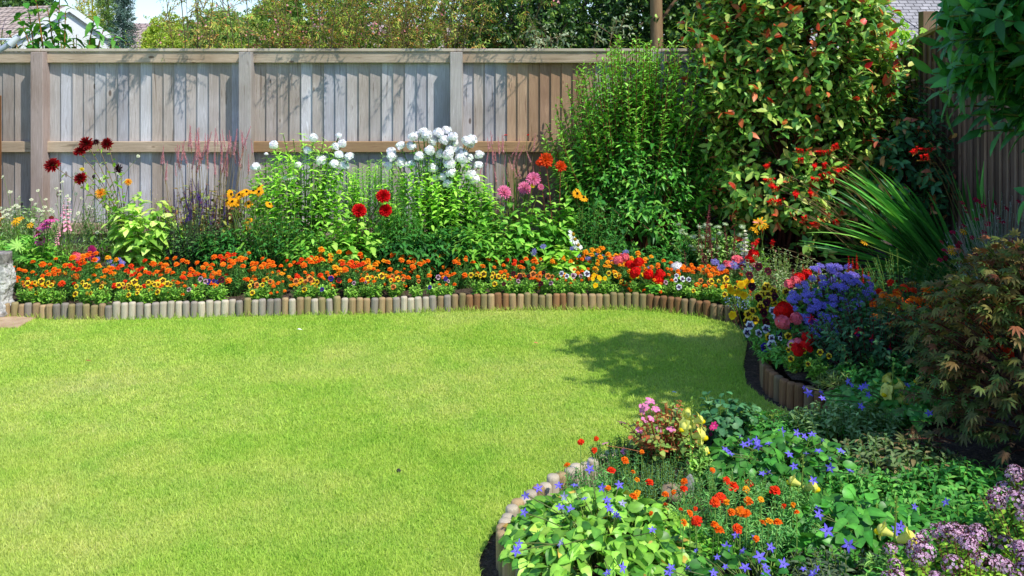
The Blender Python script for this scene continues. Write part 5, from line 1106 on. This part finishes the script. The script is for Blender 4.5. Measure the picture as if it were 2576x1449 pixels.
for x, y in ((1990, 612), (2010, 618), (2040, 640), (2060, 660), (2100, 560), (2030, 600), (2010, 605), (2110, 690), (2330, 480), (2390, 520), (2440, 560), (2120, 420), (2100, 415), (2150, 430), (2080, 440), (2070, 455)): tp.append(W(x, y, R.uniform(5.8, 6.4)))
p = swords('crocosmia', 'large crocosmia with sword leaves leaning left and scarlet flower sprays', 'flower', base, tp, .042, SWC, sag=.2)
z3 = lambda L: [(1690.5+x*.3445, y*.3445) for x, y in L]
fl = z3([(700, 1230), (705, 1330), (725, 1375), (760, 1395), (940, 1120), (940, 1190), (1115, 1130), (1200, 1090), (1130, 1300), (1170, 1340), (1205, 1270), (1270, 1250), (1035, 1330), (1110, 1230), (1040, 1240), (910, 1430), (1010, 1430), (1780, 1120), (1855, 1110), (1850, 1170)])+[(2055, 568), (2025, 555), (2105, 565), (1902, 618), (1943, 620), (2255, 712), (2200, 712), (2000, 500), (1960, 515), (1945, 510)]
for x, y in fl:
    Y = 6.3+R.uniform(-.15, .15) if x > 1960 else 6.6; pos = W(x, y, Y); b, c, t = p.stalk(pos+V3(.06, 0, -.01), .0022, lin('6a5a34'), base=p.base*.3+pos*.7+V3(.18, 0, -.14), bend=.5)
    p.flower(CROC[R.integers(3)], pos, (R.normal(0, .2), -.2, 1), .085 if y < 700 else .06, 'flower_spray', roll=R.normal(0, .5))
p.done(GLOSS)
tp = [W(x, y, Y) for x, y, Y in ((2455, 395, 6.2), (2470, 440, 6.2), (2430, 445, 6.1), (2500, 470, 6.2), (2410, 470, 6.), (2330, 500, 6.1), (2520, 480, 6.2), (2395, 500, 6.), (2440, 520, 6.), (2475, 405, 6.25), (2310, 545, 6.2), (2460, 470, 6.2), (2380, 400, 6.3), (2420, 430, 6.2))]
swords('gladiolus', 'upright sword leaves in front of the side fence', 'plant', B3(3.08, 6.2), tp, .05, SWC, True, .06)
# silver-stemmed lychnis
p = herb('lychnis', 'silvery wiry lychnis with small dark magenta flowers near the side fence', 'flower', B3(2.95, 5.75), .36, .3, .75, 120, 12, .03, .006, LANCE, C(('9aa69a', 2), ('7f9080', 2), ('b0b8b0', 1)), done=False, stem=lin('a8b0a4'), sr=.0022, ang=40, low=.6)
place(p, [(R.uniform(2355, 2570), R.uniform(500, 660)) for _ in range(38)], LYCH, .035, 5.75, face=(0, -.5, .7), scol=lin('a0a89c'), r=.0014); place(p, [(2425, 582), (2392, 620), (2395, 632), (2175, 610)], RUDL, .05, 5.6); p.done()
herb('feathery_plant', 'fine feathery green clump below the sword leaves', 'plant', B3(2.35, 5.75), .38, .25, .42, 80, 26, .035, .008, DIAM, C(('3f7a3a', 2), ('2f6230', 2), ('5a8a48', 1)), low=.6)
herb('feathery_plant', 'fresh feathery green clump between the maple and the lychnis', 'plant', B3(2.6, 5.1), .22, .2, .42, 60, 26, .045, .008, DIAM, C(('3f8040', 2), ('5a9a50', 1)), low=.6)
# fuchsia with small leaves by the pansies
herb('small_leaved_shrub', 'rounded shrub with tiny grey green leaves left of the purple ageratum', 'shrub', B3(1.72, 6.05), .3, .22, .42, 110, 22, .035, .012, LANCE, C(('8aa068', 3), ('6f8a50', 2), ('a8b888', 1), ('9a6a5a', .4)), low=.65, ang=55)
# violet ageratum mound
p = herb('ageratum', 'big mound of violet blue ageratum in the right bed', 'flower', B3(1.84, 5.35), .36, .3, .32, 80, 8, .05, .035, OVATE, DKG, done=False, low=.6)
poly = [(2060, 664), (2120, 668), (2175, 688), (2198, 740), (2150, 785), (2095, 800), (2065, 850), (2020, 810), (1978, 775), (1996, 722), (2030, 690)]
q = np.stack([R.uniform(1975, 2200, 900), R.uniform(660, 855, 900)], 1); q = q[inside(np.concatenate([q, 0*q[:, :1]], 1), [(a, b, 0) for a, b in poly])][:125]
for x, y in q:
    pos = W(x, y, float(np.interp(y, [660, 760, 855], [5.7, 5.3, 4.95]))+R.normal(0, .05)); b = p.base+(pos-p.base)*V3(.6, .6, 0); p.stalk(pos-UP*.02, .002, lin('4a3a34'), base=b)
    p.flower(AGE[R.integers(3)], pos, (R.normal(0, .25), -.45+R.normal(0, .2), 1), .058)
p.done()
p = herb('ageratum', 'few violet ageratum heads lower down below the red geraniums', 'flower', B3(1.5, 4.98), .14, .1, .2, 26, 7, .05, .03, OVATE, DKG, done=False)
place(p, [(2050, 810), (2065, 825), (2040, 830), (2085, 815), (2100, 800), (2055, 845), (2080, 850), (2100, 835)], AGE, .06, 4.95); p.done()
p = herb('salvia', 'scarlet salvia spikes poking through the violet ageratum', 'flower', B3(1.9, 5.75), .2, .1, .3, 20, 8, .06, .03, OVATE, DKG, done=False)
for x, y in ((2020, 690), (2155, 665), (2135, 672), (2170, 700), (2060, 700), (2145, 680), (1995, 705), (2185, 715), (2040, 740)): p.flower(spike_red if 'spike_red' in globals() else globals().setdefault('spike_red', spike('salvia_red', 10, 5, .2, .1, lin('e01818'), lin('c81010'), .5, .5, .1, PET)), p.stalk(W(x, y+12, 5.6), .002)[2], (0, 0, 1), .09, 'flower_spike')
p.done()
# geraniums in the right bed
for lab, X, Y, ms, fl in (('bright red geranium left of the violet ageratum', 1.46, 5.0, GERR, [(1972, 782, 1.3), (1985, 800)]), ('salmon pink geranium between two red ones in the right bed', 1.46, 4.93, GERS, [(1968, 810), (2003, 802, .9), (2010, 850), (1975, 815, .8)]), ('low red geranium above the dark edging', 1.52, 4.72, GERR, [(2020, 875, 1.1), (2032, 852), (2005, 880, .8)]), ('pale pink geranium head above the low red one', 1.5, 4.78, [GERP, GERS[0]], [(1995, 868, .8), (2008, 862, .7)]), ('red geranium head behind the violet ageratum', 1.85, 5.85, GERR, [(2030, 690, 1.), (2010, 700)]), ('salmon geranium behind the yellow pansies', 1.6, 5.75, GERS, [(1985, 715, .8), (2000, 708, .8)])):
    p = herb('geranium', lab, 'flower', B3(X, Y), .1, .08, .07, 14, 5, .045, .042, ROUND, DKG, done=False, low=.7); place(p, fl, ms, .088, Y, face=(-.1, -.7, .6)); p.done()
# pansies of the right bed
z7 = lambda L: [(1771+x*.3125, 611.8+y*.3125) for x, y in L]
PR = dict(yellow=z7([(505, 345), (540, 375), (470, 410), (545, 455), (470, 495), (490, 520), (390, 545), (355, 570), (350, 630), (410, 615), (635, 480), (660, 390), (520, 760), (640, 860), (560, 900), (740, 960), (515, 410), (560, 385), (485, 365), (440, 430), (560, 480), (520, 455), (455, 510), (375, 600), (725, 1010), (575, 820)]),
    white=z7([(370, 660), (440, 725), (500, 690), (555, 545), (545, 820), (630, 615), (590, 600), (345, 720)]), maroon=z7([(440, 445), (480, 560), (500, 635), (385, 350), (500, 480), (570, 430), (515, 225), (440, 190), (365, 260)]), violet=z7([(610, 740), (490, 840), (850, 1010), (680, 660), (870, 990)]), plain=z7([(345, 320), (380, 310), (300, 335), (215, 380), (275, 400), (320, 420), (230, 580), (350, 570)]))
AL = [(k, x, y) for k, L in PR.items() for x, y in L]
for lab, lo, hi, X, Y, h in (('plain and dark-faced yellow pansies at the far end of the right bed', 600, 745, 1.56, 5.75, .2), ('thick cluster of dark-faced yellow pansies left of the violet ageratum', 745, 785, 1.5, 5.42, .15), ('yellow and white pansies leaning out over the lawn left of the red geraniums', 785, 835, 1.42, 5.2, .12), ('white, violet and yellow pansies just above the dark log edging', 835, 1000, 1.4, 4.9, .1)):
    p = herb('pansy_plant', lab, 'flower', B3(X, Y), .16, .17, h, 60, 10, .036, .016, OVATE, C(('5f9a34', 3), ('4a8430', 2), ('74a844', 1)), done=False, group='pansies', low=.6, spread=.7)
    for k, x, y in AL:
        if lo <= y < hi:
            pos = W(x, y, float(np.interp(y, [700, 800, 880, 930], [5.7, 5.25, 4.88, 4.68]))+R.uniform(-.05, .05)); b = p.base+(pos-p.base)*V3(.7, .7, 0); p.stalk(pos, .0016, lin('6f8f3a'), base=b)
            p.flower(PAN[k][R.integers(2)], pos, (R.normal(-.1, .3), -.9, .35), .052, roll=R.normal(0, .3), upright=True)
    p.done()
for i, (X, Y, kinds) in enumerate(((1.4, 4.72, ['yellow']), (1.47, 4.6, ['violet', 'yellow']), (1.36, 4.9, ['yellow', 'white']))): putp(CX+F*X/Y, Y, kinds, sc=.9); row[-1][1]['row'] = 'right bed'
herb('grass_tuft', 'fine grassy tuft just inside the shaded dark edging', 'plant', B3(1.56, 4.5), .14, .07, .05, 40, 6, .07, .006, LANCE, C(('8a9a58', 2), ('6a8a40', 2)))
herb('lobelia', 'tiny pale blue lobelia hanging over the log edging', 'flower', B3(1.43, 5.95), .12, .12, .12, 30, 12, .02, .008, DIAM, C(('6a8a60', 2), ('9aa8d8', 1.5), ('8090d0', 1)))
# fuchsia
p = herb('fuchsia', 'dark leafy fuchsia with hanging red flowers in the right bed', 'shrub', B3(1.78, 4.68), .36, .24, .4, 120, 15, .048, .023, OVATE, C(('3c6a3c', 3), ('305a34', 3), ('5a8450', 1)), done=False, low=.5, stem=lin('6a3030'))
place(p, [(2195, 840), (2180, 935), (2115, 945), (2160, 820), (2240, 860), (2040, 790)], FUCH, .06, 4.6, face=(0, 0, 1), jit=.15, stalk=False); p.done()
# marigolds glimpsed behind the maple
for i, (X, Y, c) in enumerate(((2.18, 5.4, REDO), (2.3, 5.2, ORG), (2.36, 4.95, ORG), (2.1, 4.9, REDO), (2.25, 4.75, ORG), (2.4, 5.35, ORG), (2.05, 5.15, ORG), (2.3, 4.7, REDO), (2.15, 5.2, ORG), (2.45, 5.05, ORG))):
    put([protos[i % 6]]*2, X, Y, dict(kind='marigold', col=('red orange' if c is REDO else 'orange'), row='right bed'), c, 1.35)
# ================================================================ near bed
BLG = C(('407c2a', 3), ('346a26', 3), ('528a32', 1.5))  # leaf greens darkened to stand in for shade on the mounds
BLD = C(('44842e', 3), ('529436', 2), ('36722a', 2)); BLS = C(('5a9e40', 3), ('468a36', 3), ('74ac4c', 2)); BLB = C(('6f9f34', 4), ('82b03e', 3), ('98bc4a', 1.2), ('b89c44', .4), ('4c802a', 3))  # first set darkened as shade, second lightened to lift shaded leaves
z9 = lambda L: [(1207.5+x*.3334, 966+y*.3334)+tuple(k) for x, y, *k in L]
z10 = lambda L: [(1718+x*.3334, 966+y*.3334)+tuple(k) for x, y, *k in L]
def mound(label, base, rx, ry, h, n, L, cols, fl, size, mesh, z, fname='bellflower', m=4, Ystep=None):
    p = Plant(fname, label, 'flower', base, 'bellflower mounds'); a = R.uniform(0, 6.28, n); r = np.sqrt(R.uniform(0, 1, n)); T = p.base+np.stack([np.cos(a)*r*rx, np.sin(a)*r*ry, h*(1-.75*r**2)*R.uniform(.55, 1.1, n)+.01], 1)
    B = p.base+np.stack([np.cos(a)*r*rx*.6, np.sin(a)*r*ry*.6, 0*r], 1); tubes(p.g, B, (B+T)/2+UP*.02, T, .002, .0015, lin('7d9a45'), 3)
    D = nrm((T-p.base)*V3(1, 1, .15)+R.normal(0, .14, T.shape)*V3(1, 1, .5)+V3(0, -.05, 0)); N = nrm(UP+R.normal(0, .42, T.shape)+V3(0, -.25, 0))
    leaves(p.g, T, D, N, L*R.uniform(.5, 1.3, n), L*.82*R.uniform(.6, 1.15, n), ROUND, pick(cols, n, .34), R.uniform(-.15, .7, n), .2)
    place(p, fl, mesh, size, z=z, face=(0, -.4, .75), jit=.45, r=.0016, scol=lin('5f6a3a')); p.done(GLOSS); return p
mound('bright yellow green bellflower leaves at the bottom tip of the near bed', V3(.29, 3.02, .08), .3, .33, .12, 1150, .044, BLB, z9([(345, 840), (335, 970), (595, 770), (790, 870), (925, 785), (1050, 765), (605, 935), (680, 945), (970, 930), (990, 960), (1075, 905), (715, 770), (830, 645), (440, 790), (810, 605), (960, 880), (640, 850), (275, 1260), (290, 1205), (615, 1205), (1300, 1105), (1040, 1000), (1070, 1385), (965, 1430), (1030, 990)]), .028, [BELL[0], BELLP, BELL[1]], .235)
mound('bellflower mound with leaf greens darkened for shade in the middle of the near bed', V3(1.0, 3.52, .11), .29, .24, .11, 640, .046, BLG, z10([(740, 360, 1.3), (855, 370), (915, 400), (975, 385), (550, 430, 1.2), (570, 470, 1.2), (460, 460), (505, 440), (645, 455), (430, 400), (320, 500), (355, 530), (1025, 510), (800, 535), (645, 670, 1.2), (840, 625), (1115, 630), (1050, 430), (930, 530), (1105, 565), (1190, 510), (1260, 660), (600, 680, .8), (985, 730)]), .03, BELL, .255)
mound('bellflower mound nearest the shaded dark edging', V3(1.68, 4.16, .13), .3, .2, .08, 430, .046, BLS, z10([(945, 70, 1.2), (1040, 65), (1050, 110), (1340, 170), (1395, 80), (1350, 30), (1380, 10), (1690, 10), (910, 25, .7), (1270, 10, .8), (1250, -20), (1860, 225), (1985, 235, .7)]), .03, BELL, .25)
mound('large leaved bellflower mound under the maple', V3(1.12, 3.0, .11), .27, .22, .1, 440, .052, BLD, z10([(1020, 945), (1020, 990), (1085, 1110, 1.2), (1250, 1215, 1.2), (1640, 1075), (1990, 895), (1745, 925, .7), (1600, 1110)]), .031, BELL, .225)
mound('bellflowers with violet stars at the bottom edge between stones', V3(.72, 2.72, .08), .3, .22, .09, 170, .046, BLG, z10([(580, 1310, 1.3), (470, 1390, 1.3), (755, 1360, 1.2), (660, 1235), (260, 1310, .8), (455, 1265), (330, 1230), (540, 1160), (400, 1145), (30, 1390), (-90, 1390), (-110, 1430), (630, 1430), (985, 1435), (1010, 1390, .7), (910, 1400, .7), (320, 1380, .7), (230, 1430), (100, 1260, .7), (620, 1380, .8)]), .027, BELL, .18)
# snapdragons
for lab, fl, base, z in (('tall yellow snapdragon standing over the pink cranesbill', [(1738, 1098, .15, 0), (1768, 1135, .08, None)], (.68, 3.5), None), ('yellow snapdragon with two open mouths behind the orange marigolds', [(2017, 1234, .125, 1)], (.95, 3.15), None), ('bright yellow snapdragon beside the mauve marjoram', [(2250, 1364, .125, 1)], (1.08, 2.72), None), ('pale yellow snapdragon spire by the maple', [(2243, 1010, .16, 0), (2218, 1032, .09, 1), (2325, 972, .1, 1)], (1.66, 4.08), None)):
    p = herb('snapdragon', lab, 'flower', B3(*base), .08, .06, .16, 14, 14, .045, .01, LANCE, C(('8fb858', 2), ('74a048', 2)), done=False, group=None)
    for x, y, s, k in fl:
        b, c, t = p.stalk(W(x, y, base[1]), .0035, lin('9ab858')); stemleaves(p.g, b[None], c[None], t[None], 26, .1, .95, 55, .03, .008, LANCE, C(('9abf58', 1), ('b0cc70', 1)))
        p.flower(SNAP[k if k is not None else 2], t, (0, -.12, 1), s if k is not None else .06, 'flower_spike', roll=-1.2)
        if k == 0:
            for _ in range(9): q = b*.35+t*.65+(t-b)*R.uniform(-.35, .3); leaves(p.g, np.repeat(q[None], 3, 0), R.normal(0, 1, (3, 3))+UP*.4, UP, .022, .016, OVATE, pick(lin('a8c858'), 3), .3)
    p.done()
# near marigolds
MF = z9([(760, 435), (877, 412, .8), (862, 498), (655, 612), (990, 648), (1095, 575, 1.2), (1155, 662, .7), (1220, 512, .8), (1185, 722, .8), (1280, 740), (965, 782, .8), (1160, 845), (1185, 825), (1400, 830), (1460, 815, .7), (1290, 975, .6), (1400, 910, .7)])
MF2 = z9([(1535, 790), (1540, 735), (1905, 770, 1.4), (1860, 725), (2030, 745), (2010, 795), (2225, 800, 1.4), (1775, 890, 1.3), (1815, 855, 1.3), (2025, 880), (1960, 960, 1.2), (1900, 965), (2010, 975), (1635, 1030, 1.2), (1585, 975, .8), (1515, 945, .6), (1540, 1045), (1770, 1060, 1.1), (1805, 1100, 1.2), (1945, 1090, 1.2), (2130, 1045), (2180, 1035), (2245, 1040, 1.1), (2290, 920, .7), (2360, 910, .7), (2390, 965, .6), (2085, 1165, .7), (2120, 870, .8), (1860, 890, .8), (1625, 940, .6), (1755, 650, .7)])
MGF = C(('5f9a48', 3), ('4a8440', 3), ('7db05c', 2))
def mplant(label, base, rx, ry, h, fl, n, zf):
    p = Plant('marigold_plant', label, 'flower', base); B, M, T = dome_stems(p.base, rx, ry, h, n, .7, .7); tubes(p.g, B, M, T, .002, .0012, lin('6a8a40'), 4); stemleaves(p.g, B, M, T, 30, .1, 1, 60, .032, .006, LANCE, MGF, droop=.2)
    for x, y, *k in fl:
        s = .0275*(k[0] if k else 1.); pos = H(x, y, zf*R.uniform(.92, 1.06)); d = pos-p.base; b = p.base+V3(np.clip(d[0], -rx, rx), np.clip(d[1], -ry, ry), 0); p.stalk(pos, .0014, lin('8aa850'), base=b); m = ORG if R.uniform() < .6 else (AMB if R.uniform() < .4 else REDO); m = REDO if s > .0345 else m
        p.flower(m[R.integers(2)], pos, (R.normal(0, .35), -.4+R.normal(0, .3), .85), s)
    p.done()
mplant('loose orange marigolds behind the pale edging tip', B3(.35, 3.5), .2, .17, .13, MF, 46, .2)
mplant('bushy orange and red marigolds in the sunny middle of the near bed', B3(.78, 3.1), .28, .22, .2, MF2, 150, .25)
herb('alpine_cushion', 'low grey green cushion plant next to the standing stone', 'plant', B3(.53, 3.45), .17, .14, .1, 130, 16, .016, .004, DIAM, C(('5a8a5a', 2), ('6f9a68', 2), ('4a7a48', 1)), spread=.9, low=.75)
herb('alpine_cushion', 'dark green cushion behind the loose marigolds', 'plant', B3(.5, 3.72), .2, .12, .1, 110, 14, .022, .006, DIAM, C(('3f7038', 2), ('558a48', 1)), spread=.9, low=.75)
# pink cranesbill and neighbours
p = herb('cranesbill', 'reddish stemmed cranesbill with small pink flowers leaning over the lawn', 'flower', B3(.6, 3.74), .17, .14, .24, 80, 7, .03, .028, ROUND, C(('8a9a4a', 2), ('a88a4a', 1.5), ('6f9040', 2), ('b0603a', .8)), done=False, stem=lin('a85a40'), low=.5)
place(p, z9([(1285, 125, 1.2), (1225, 185, 1.2), (1325, 190), (1070, 292), (1290, 260, .9), (1240, 270), (1345, 338), (1440, 340), (1200, 350, .9), (945, 448, .9), (1095, 512), (1270, 140), (1250, 175), (1480, 185, .5)]), PINKG, .034, 3.65, face=(0, -.25, .95), scol=lin('a86a48'), r=.001); p.done()
p = herb('columbine', 'blue green columbine leaves with magenta flowers right of the tall snapdragon', 'flower', B3(.84, 3.86), .2, .14, .2, 50, 6, .05, .046, ROUND, C(('4a7a4a', 3), ('3a6a40', 2), ('6a9060', 1)), done=False, low=.6)
place(p, z9([(1765, 315), (1750, 330, .7), (1740, 380, .5)]), AQUI, .035, 3.75); p.done()
# greenery closing the near bed
for X, Y, rx, ry, h, L, cols, lab in ((1.45, 4.0, .28, .12, .07, .036, BLS, 'creeping green foliage below the dark edging'), (1.08, 3.98, .22, .12, .08, .036, BLS, 'low green foliage between the lawn and the bellflowers'), (1.42, 3.5, .26, .2, .15, .045, C(('5a7e48', 2), ('6a7c4c', 2), ('8a7850', .8)), 'brownish green trailing foliage left of the maple'), (1.36, 3.9, .25, .16, .16, .04, GRY, 'fine grey green foliage beside the middle bellflowers'), (.98, 2.75, .22, .16, .12, .032, C(('5a6a4a', 2), ('4a5a40', 2), ('6a7a58', 1)), 'grey purple low foliage in front of the large bellflower leaves'), (1.0, 2.56, .2, .14, .14, .045, BLS, 'green leaves at the bottom edge left of the marjoram'), (.62, 2.98, .14, .12, .1, .03, GRN, 'small green tuft under the marigolds'), (1.75, 3.1, .4, .3, .16, .05, BLS, 'shaded leaves under the maple branches'), (1.66, 4.62, .2, .12, .07, .04, C(('6a8a4a', 1), ('7a8a5a', 1)), 'grassy tuft behind the shaded edging'), (.46, 2.62, .24, .14, .1, .045, BLB, 'bright leaves along the bottom edge'), (1.55, 3.3, .24, .18, .12, .045, BLS, 'green leaves low down at the left foot of the maple'), (1.42, 2.98, .2, .16, .13, .05, BLD, 'green leaves between the large bellflower leaves and the taller marjoram'), (1.25, 3.3, .2, .15, .11, .04, BLS, 'small leaved patch above the large bellflower leaves'), (1.85, 4.55, .3, .2, .16, .05, BLS, 'green leaves behind the bellflowers at the edge of the maple')):
    herb('leafy_plant', lab, 'plant', B3(X, Y), rx, ry, h, 80, 10, L, L*.42, OVATE, cols, low=.5, spread=.8, ang=62)
# marjoram
OG = C(('8fb83a', 3), ('a4c848', 2), ('6f9a30', 2))
for lab, X, Y, rx, ry, h, n, k in (('marjoram with dense mauve flower clusters in the bottom right corner', 1.28, 2.62, .28, .2, .2, 90, 62), ('taller marjoram with mauve clusters at the right edge', 1.62, 2.78, .26, .2, .32, 80, 56)):
    p = herb('marjoram', lab, 'flower', B3(X, Y), rx, ry, h, n, 16, .026, .017, OVATE, OG, opp=True, done=False, low=.65, spread=.6, stem=lin('7a5a40'), ang=65, group='marjoram clumps')
    B, M, T = p.st; i = R.permutation(n)[:k]
    for j in i: p.flower(OREG[R.integers(3)], T[j]+UP*.015+V3(0, -.01, 0), (R.normal(0, .3), -.3, 1), R.uniform(.038, .062), 'flower_cluster')
    p.done()
# stones
ROCK = surf('garden_stone', [(.3, (.2, .17, .14)), (.7, (.45, .4, .34))], 12, bump=.6, bumpdist=.006, attr=True)
def rock(name, label, pos, r, c=(1, 1, 1), seed=0, sq=(1, .8, .7)):
    import bmesh
    b = bmesh.new(); bmesh.ops.create_icosphere(b, subdivisions=3, radius=1); rr = np.random.default_rng(seed); k = nrm(rr.normal(size=(9, 3))); o = rr.uniform(.55, .95, 9)
    for v in b.verts:
        p = np.array(v.co); d = k@p; m = np.max(d-o); s = 1-max(m, 0)*.8
        v.co = Vector(p*s*np.array(sq)*r)
    me = bpy.data.meshes.new(name); b.to_mesh(me); b.free(); a = me.attributes.new('Col', 'FLOAT_COLOR', 'POINT'); a.data.foreach_set('color', np.tile([*c, 1], len(me.vertices)).astype(np.float32)); me.materials.append(ROCK)
    me.polygons.foreach_set('use_smooth', [True]*len(me.polygons)); tag(link(name, me, None, pos), label, 'stone')
rock('stone', 'rounded brown stone among the marigolds of the near bed', H(1690, 1240, .1), .055, (1, .85, .65), 1)
rock('stone', 'upright pointed grey stone beside the tall snapdragon stems', H(1733, 1222, .12), .045, (.9, .95, 1.1), 2, (.45, .35, 1.))
rock('stone', 'pale stone edge beside the violet bellflowers at the bottom', H(1828, 1378, .09), .05, (1, .95, .85), 3)
rock('stone', 'flat grey stone at the bottom behind violet bellflowers', H(1885, 1395, .08), .07, (.9, .85, .85), 4, (1, .8, .5))
rock('stone', 'small pale pebble left of the large bellflower leaves', H(2083, 1298, .14), .035, (1.4, 1.3, 1.2), 5)
rock('pebble', 'tiny dark round pebble alone on the lawn', H(1003, 1184, .01), .009, (.15, .15, .17), 6, (1, 1, 1))
for i, (x, y, c, lab) in enumerate(((215, 907, lin('8a5a3a'), 'small brown dead leaf lying on the left of the lawn'), (748, 828, lin('f0f0ee'), 'fallen white petal on the lawn near the edging'), (1343, 862, lin('c87a5a'), 'small reddish leaf on the lawn near the shadow'), (1690, 986, lin('9ab0c0'), 'pale scrap of leaf lying in the shaded lawn'))):
    g = Geo(); pos = H(x, y, .03); leaves(g, pos[None], V3(1, .3, .05)[None], UP+V3(.1, -.2, 0), .03, .013, OVATE, c, .3); tag(link('fallen_leaf', g.mesh('fallen_leaf', LEAF, pos), None, pos), lab, 'leaf')
# ---------------------------------------------------------------- labels of the row, from what stands behind each plant
LM = [(-50, 62, 'right beside the stone pedestal'), (62, 130, 'below the pink coneflowers'), (130, 215, 'below the right hand scabious'), (215, 300, 'below the magenta coneflower'), (300, 385, 'below the dark crimson dahlia'), (385, 470, 'below the left of the salvia'), (470, 560, 'below the right of the salvia'), (560, 650, 'below the yellow coneflowers'), (650, 740, 'below the left white phlox'), (740, 830, 'left of the red dahlia foot'), (830, 920, 'below the red dahlia'), (920, 1010, 'right of the red dahlia foot'),
      (1010, 1090, 'below the left of the large phlox'), (1090, 1180, 'below the right of the large phlox'), (1180, 1270, 'left below the pink dahlias'), (1270, 1360, 'below the pink dahlias'), (1360, 1450, 'below the white daisies'), (1450, 1540, 'below the willow-leaved shrub'), (1540, 1625, 'at the corner of the edging'), (1625, 1700, 'beside the red geraniums'), (1700, 1770, 'below the white carnation'), (1770, 1830, 'below the heuchera spires'), (1830, 1920, 'at the end of the far edging'), (1920, 2600, 'in the right bed')]
buck = {}
for o, d in row:
    lm = next((t for a, b, t in LM if a <= d['x'] < b), 'in the right bed')
    if d['row'] == 'right bed': lm = 'in the right bed'
    buck.setdefault((d['kind'], d['col'], d['row'], lm), []).append((d['x'], o))
ORD = ['first', 'second', 'third', 'fourth', 'fifth', 'sixth', 'seventh', 'eighth', 'ninth', 'tenth', 'eleventh', 'twelfth', 'thirteenth', 'fourteenth']
for (kind, col, rw, lm), L in buck.items():
    L.sort(key=lambda t: t[0]); r = '' if rw == 'right bed' else f' in the {rw} line'
    if kind != 'marigold': r = ''
    for i, (x, o) in enumerate(L):
        q = '' if len(L) == 1 else ((', left one' if i == 0 else ', right one') if len(L) == 2 else f', {ORD[min(i, 13)]} from the left')
        tag(o, f'{col} {kind}{r} {lm}{q}', 'flower', {'marigold': 'marigolds', 'pansy': 'pansies', 'bedding plant': 'low bedding plants'}[kind])
        if kind == 'bedding plant': o.name = 'bedding_plant'
# ================================================================ light, sky, camera
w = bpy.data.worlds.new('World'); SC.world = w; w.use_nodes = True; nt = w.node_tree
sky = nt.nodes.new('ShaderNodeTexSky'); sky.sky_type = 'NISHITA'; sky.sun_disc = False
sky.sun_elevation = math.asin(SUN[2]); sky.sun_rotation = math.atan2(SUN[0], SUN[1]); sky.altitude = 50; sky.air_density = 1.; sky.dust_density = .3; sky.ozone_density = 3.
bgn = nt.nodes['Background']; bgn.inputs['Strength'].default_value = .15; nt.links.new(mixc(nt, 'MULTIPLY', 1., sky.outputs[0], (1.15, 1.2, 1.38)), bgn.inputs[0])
L = bpy.data.lights.new('sun', 'SUN'); L.energy = 4.3; L.angle = math.radians(.5); L.color = (1, .96, .89)
lo = bpy.data.objects.new('sun', L); COL.objects.link(lo); lo.rotation_euler = Vector(SUN).to_track_quat('Z', 'Y').to_euler(); lo.location = (4, -4, 8)
cam = bpy.data.cameras.new('camera'); co = bpy.data.objects.new('camera', cam); COL.objects.link(co); co.location = (0, 0, EYE); co.rotation_euler = (math.pi/2, 0, 0)
cam.sensor_width = 36; cam.lens = 36*F/2576; cam.shift_y = -(724.5-HY)/2576; cam.clip_end = 2000; cam.clip_start = .05
SC.camera = co
SC.view_settings.view_transform = 'Standard'; SC.view_settings.look = 'None'; SC.view_settings.exposure = 0
SC.render.engine = 'CYCLES'; SC.cycles.max_bounces = 8; SC.cycles.transparent_max_bounces = 4; SC.cycles.diffuse_bounces = 4; SC.cycles.use_denoising = True
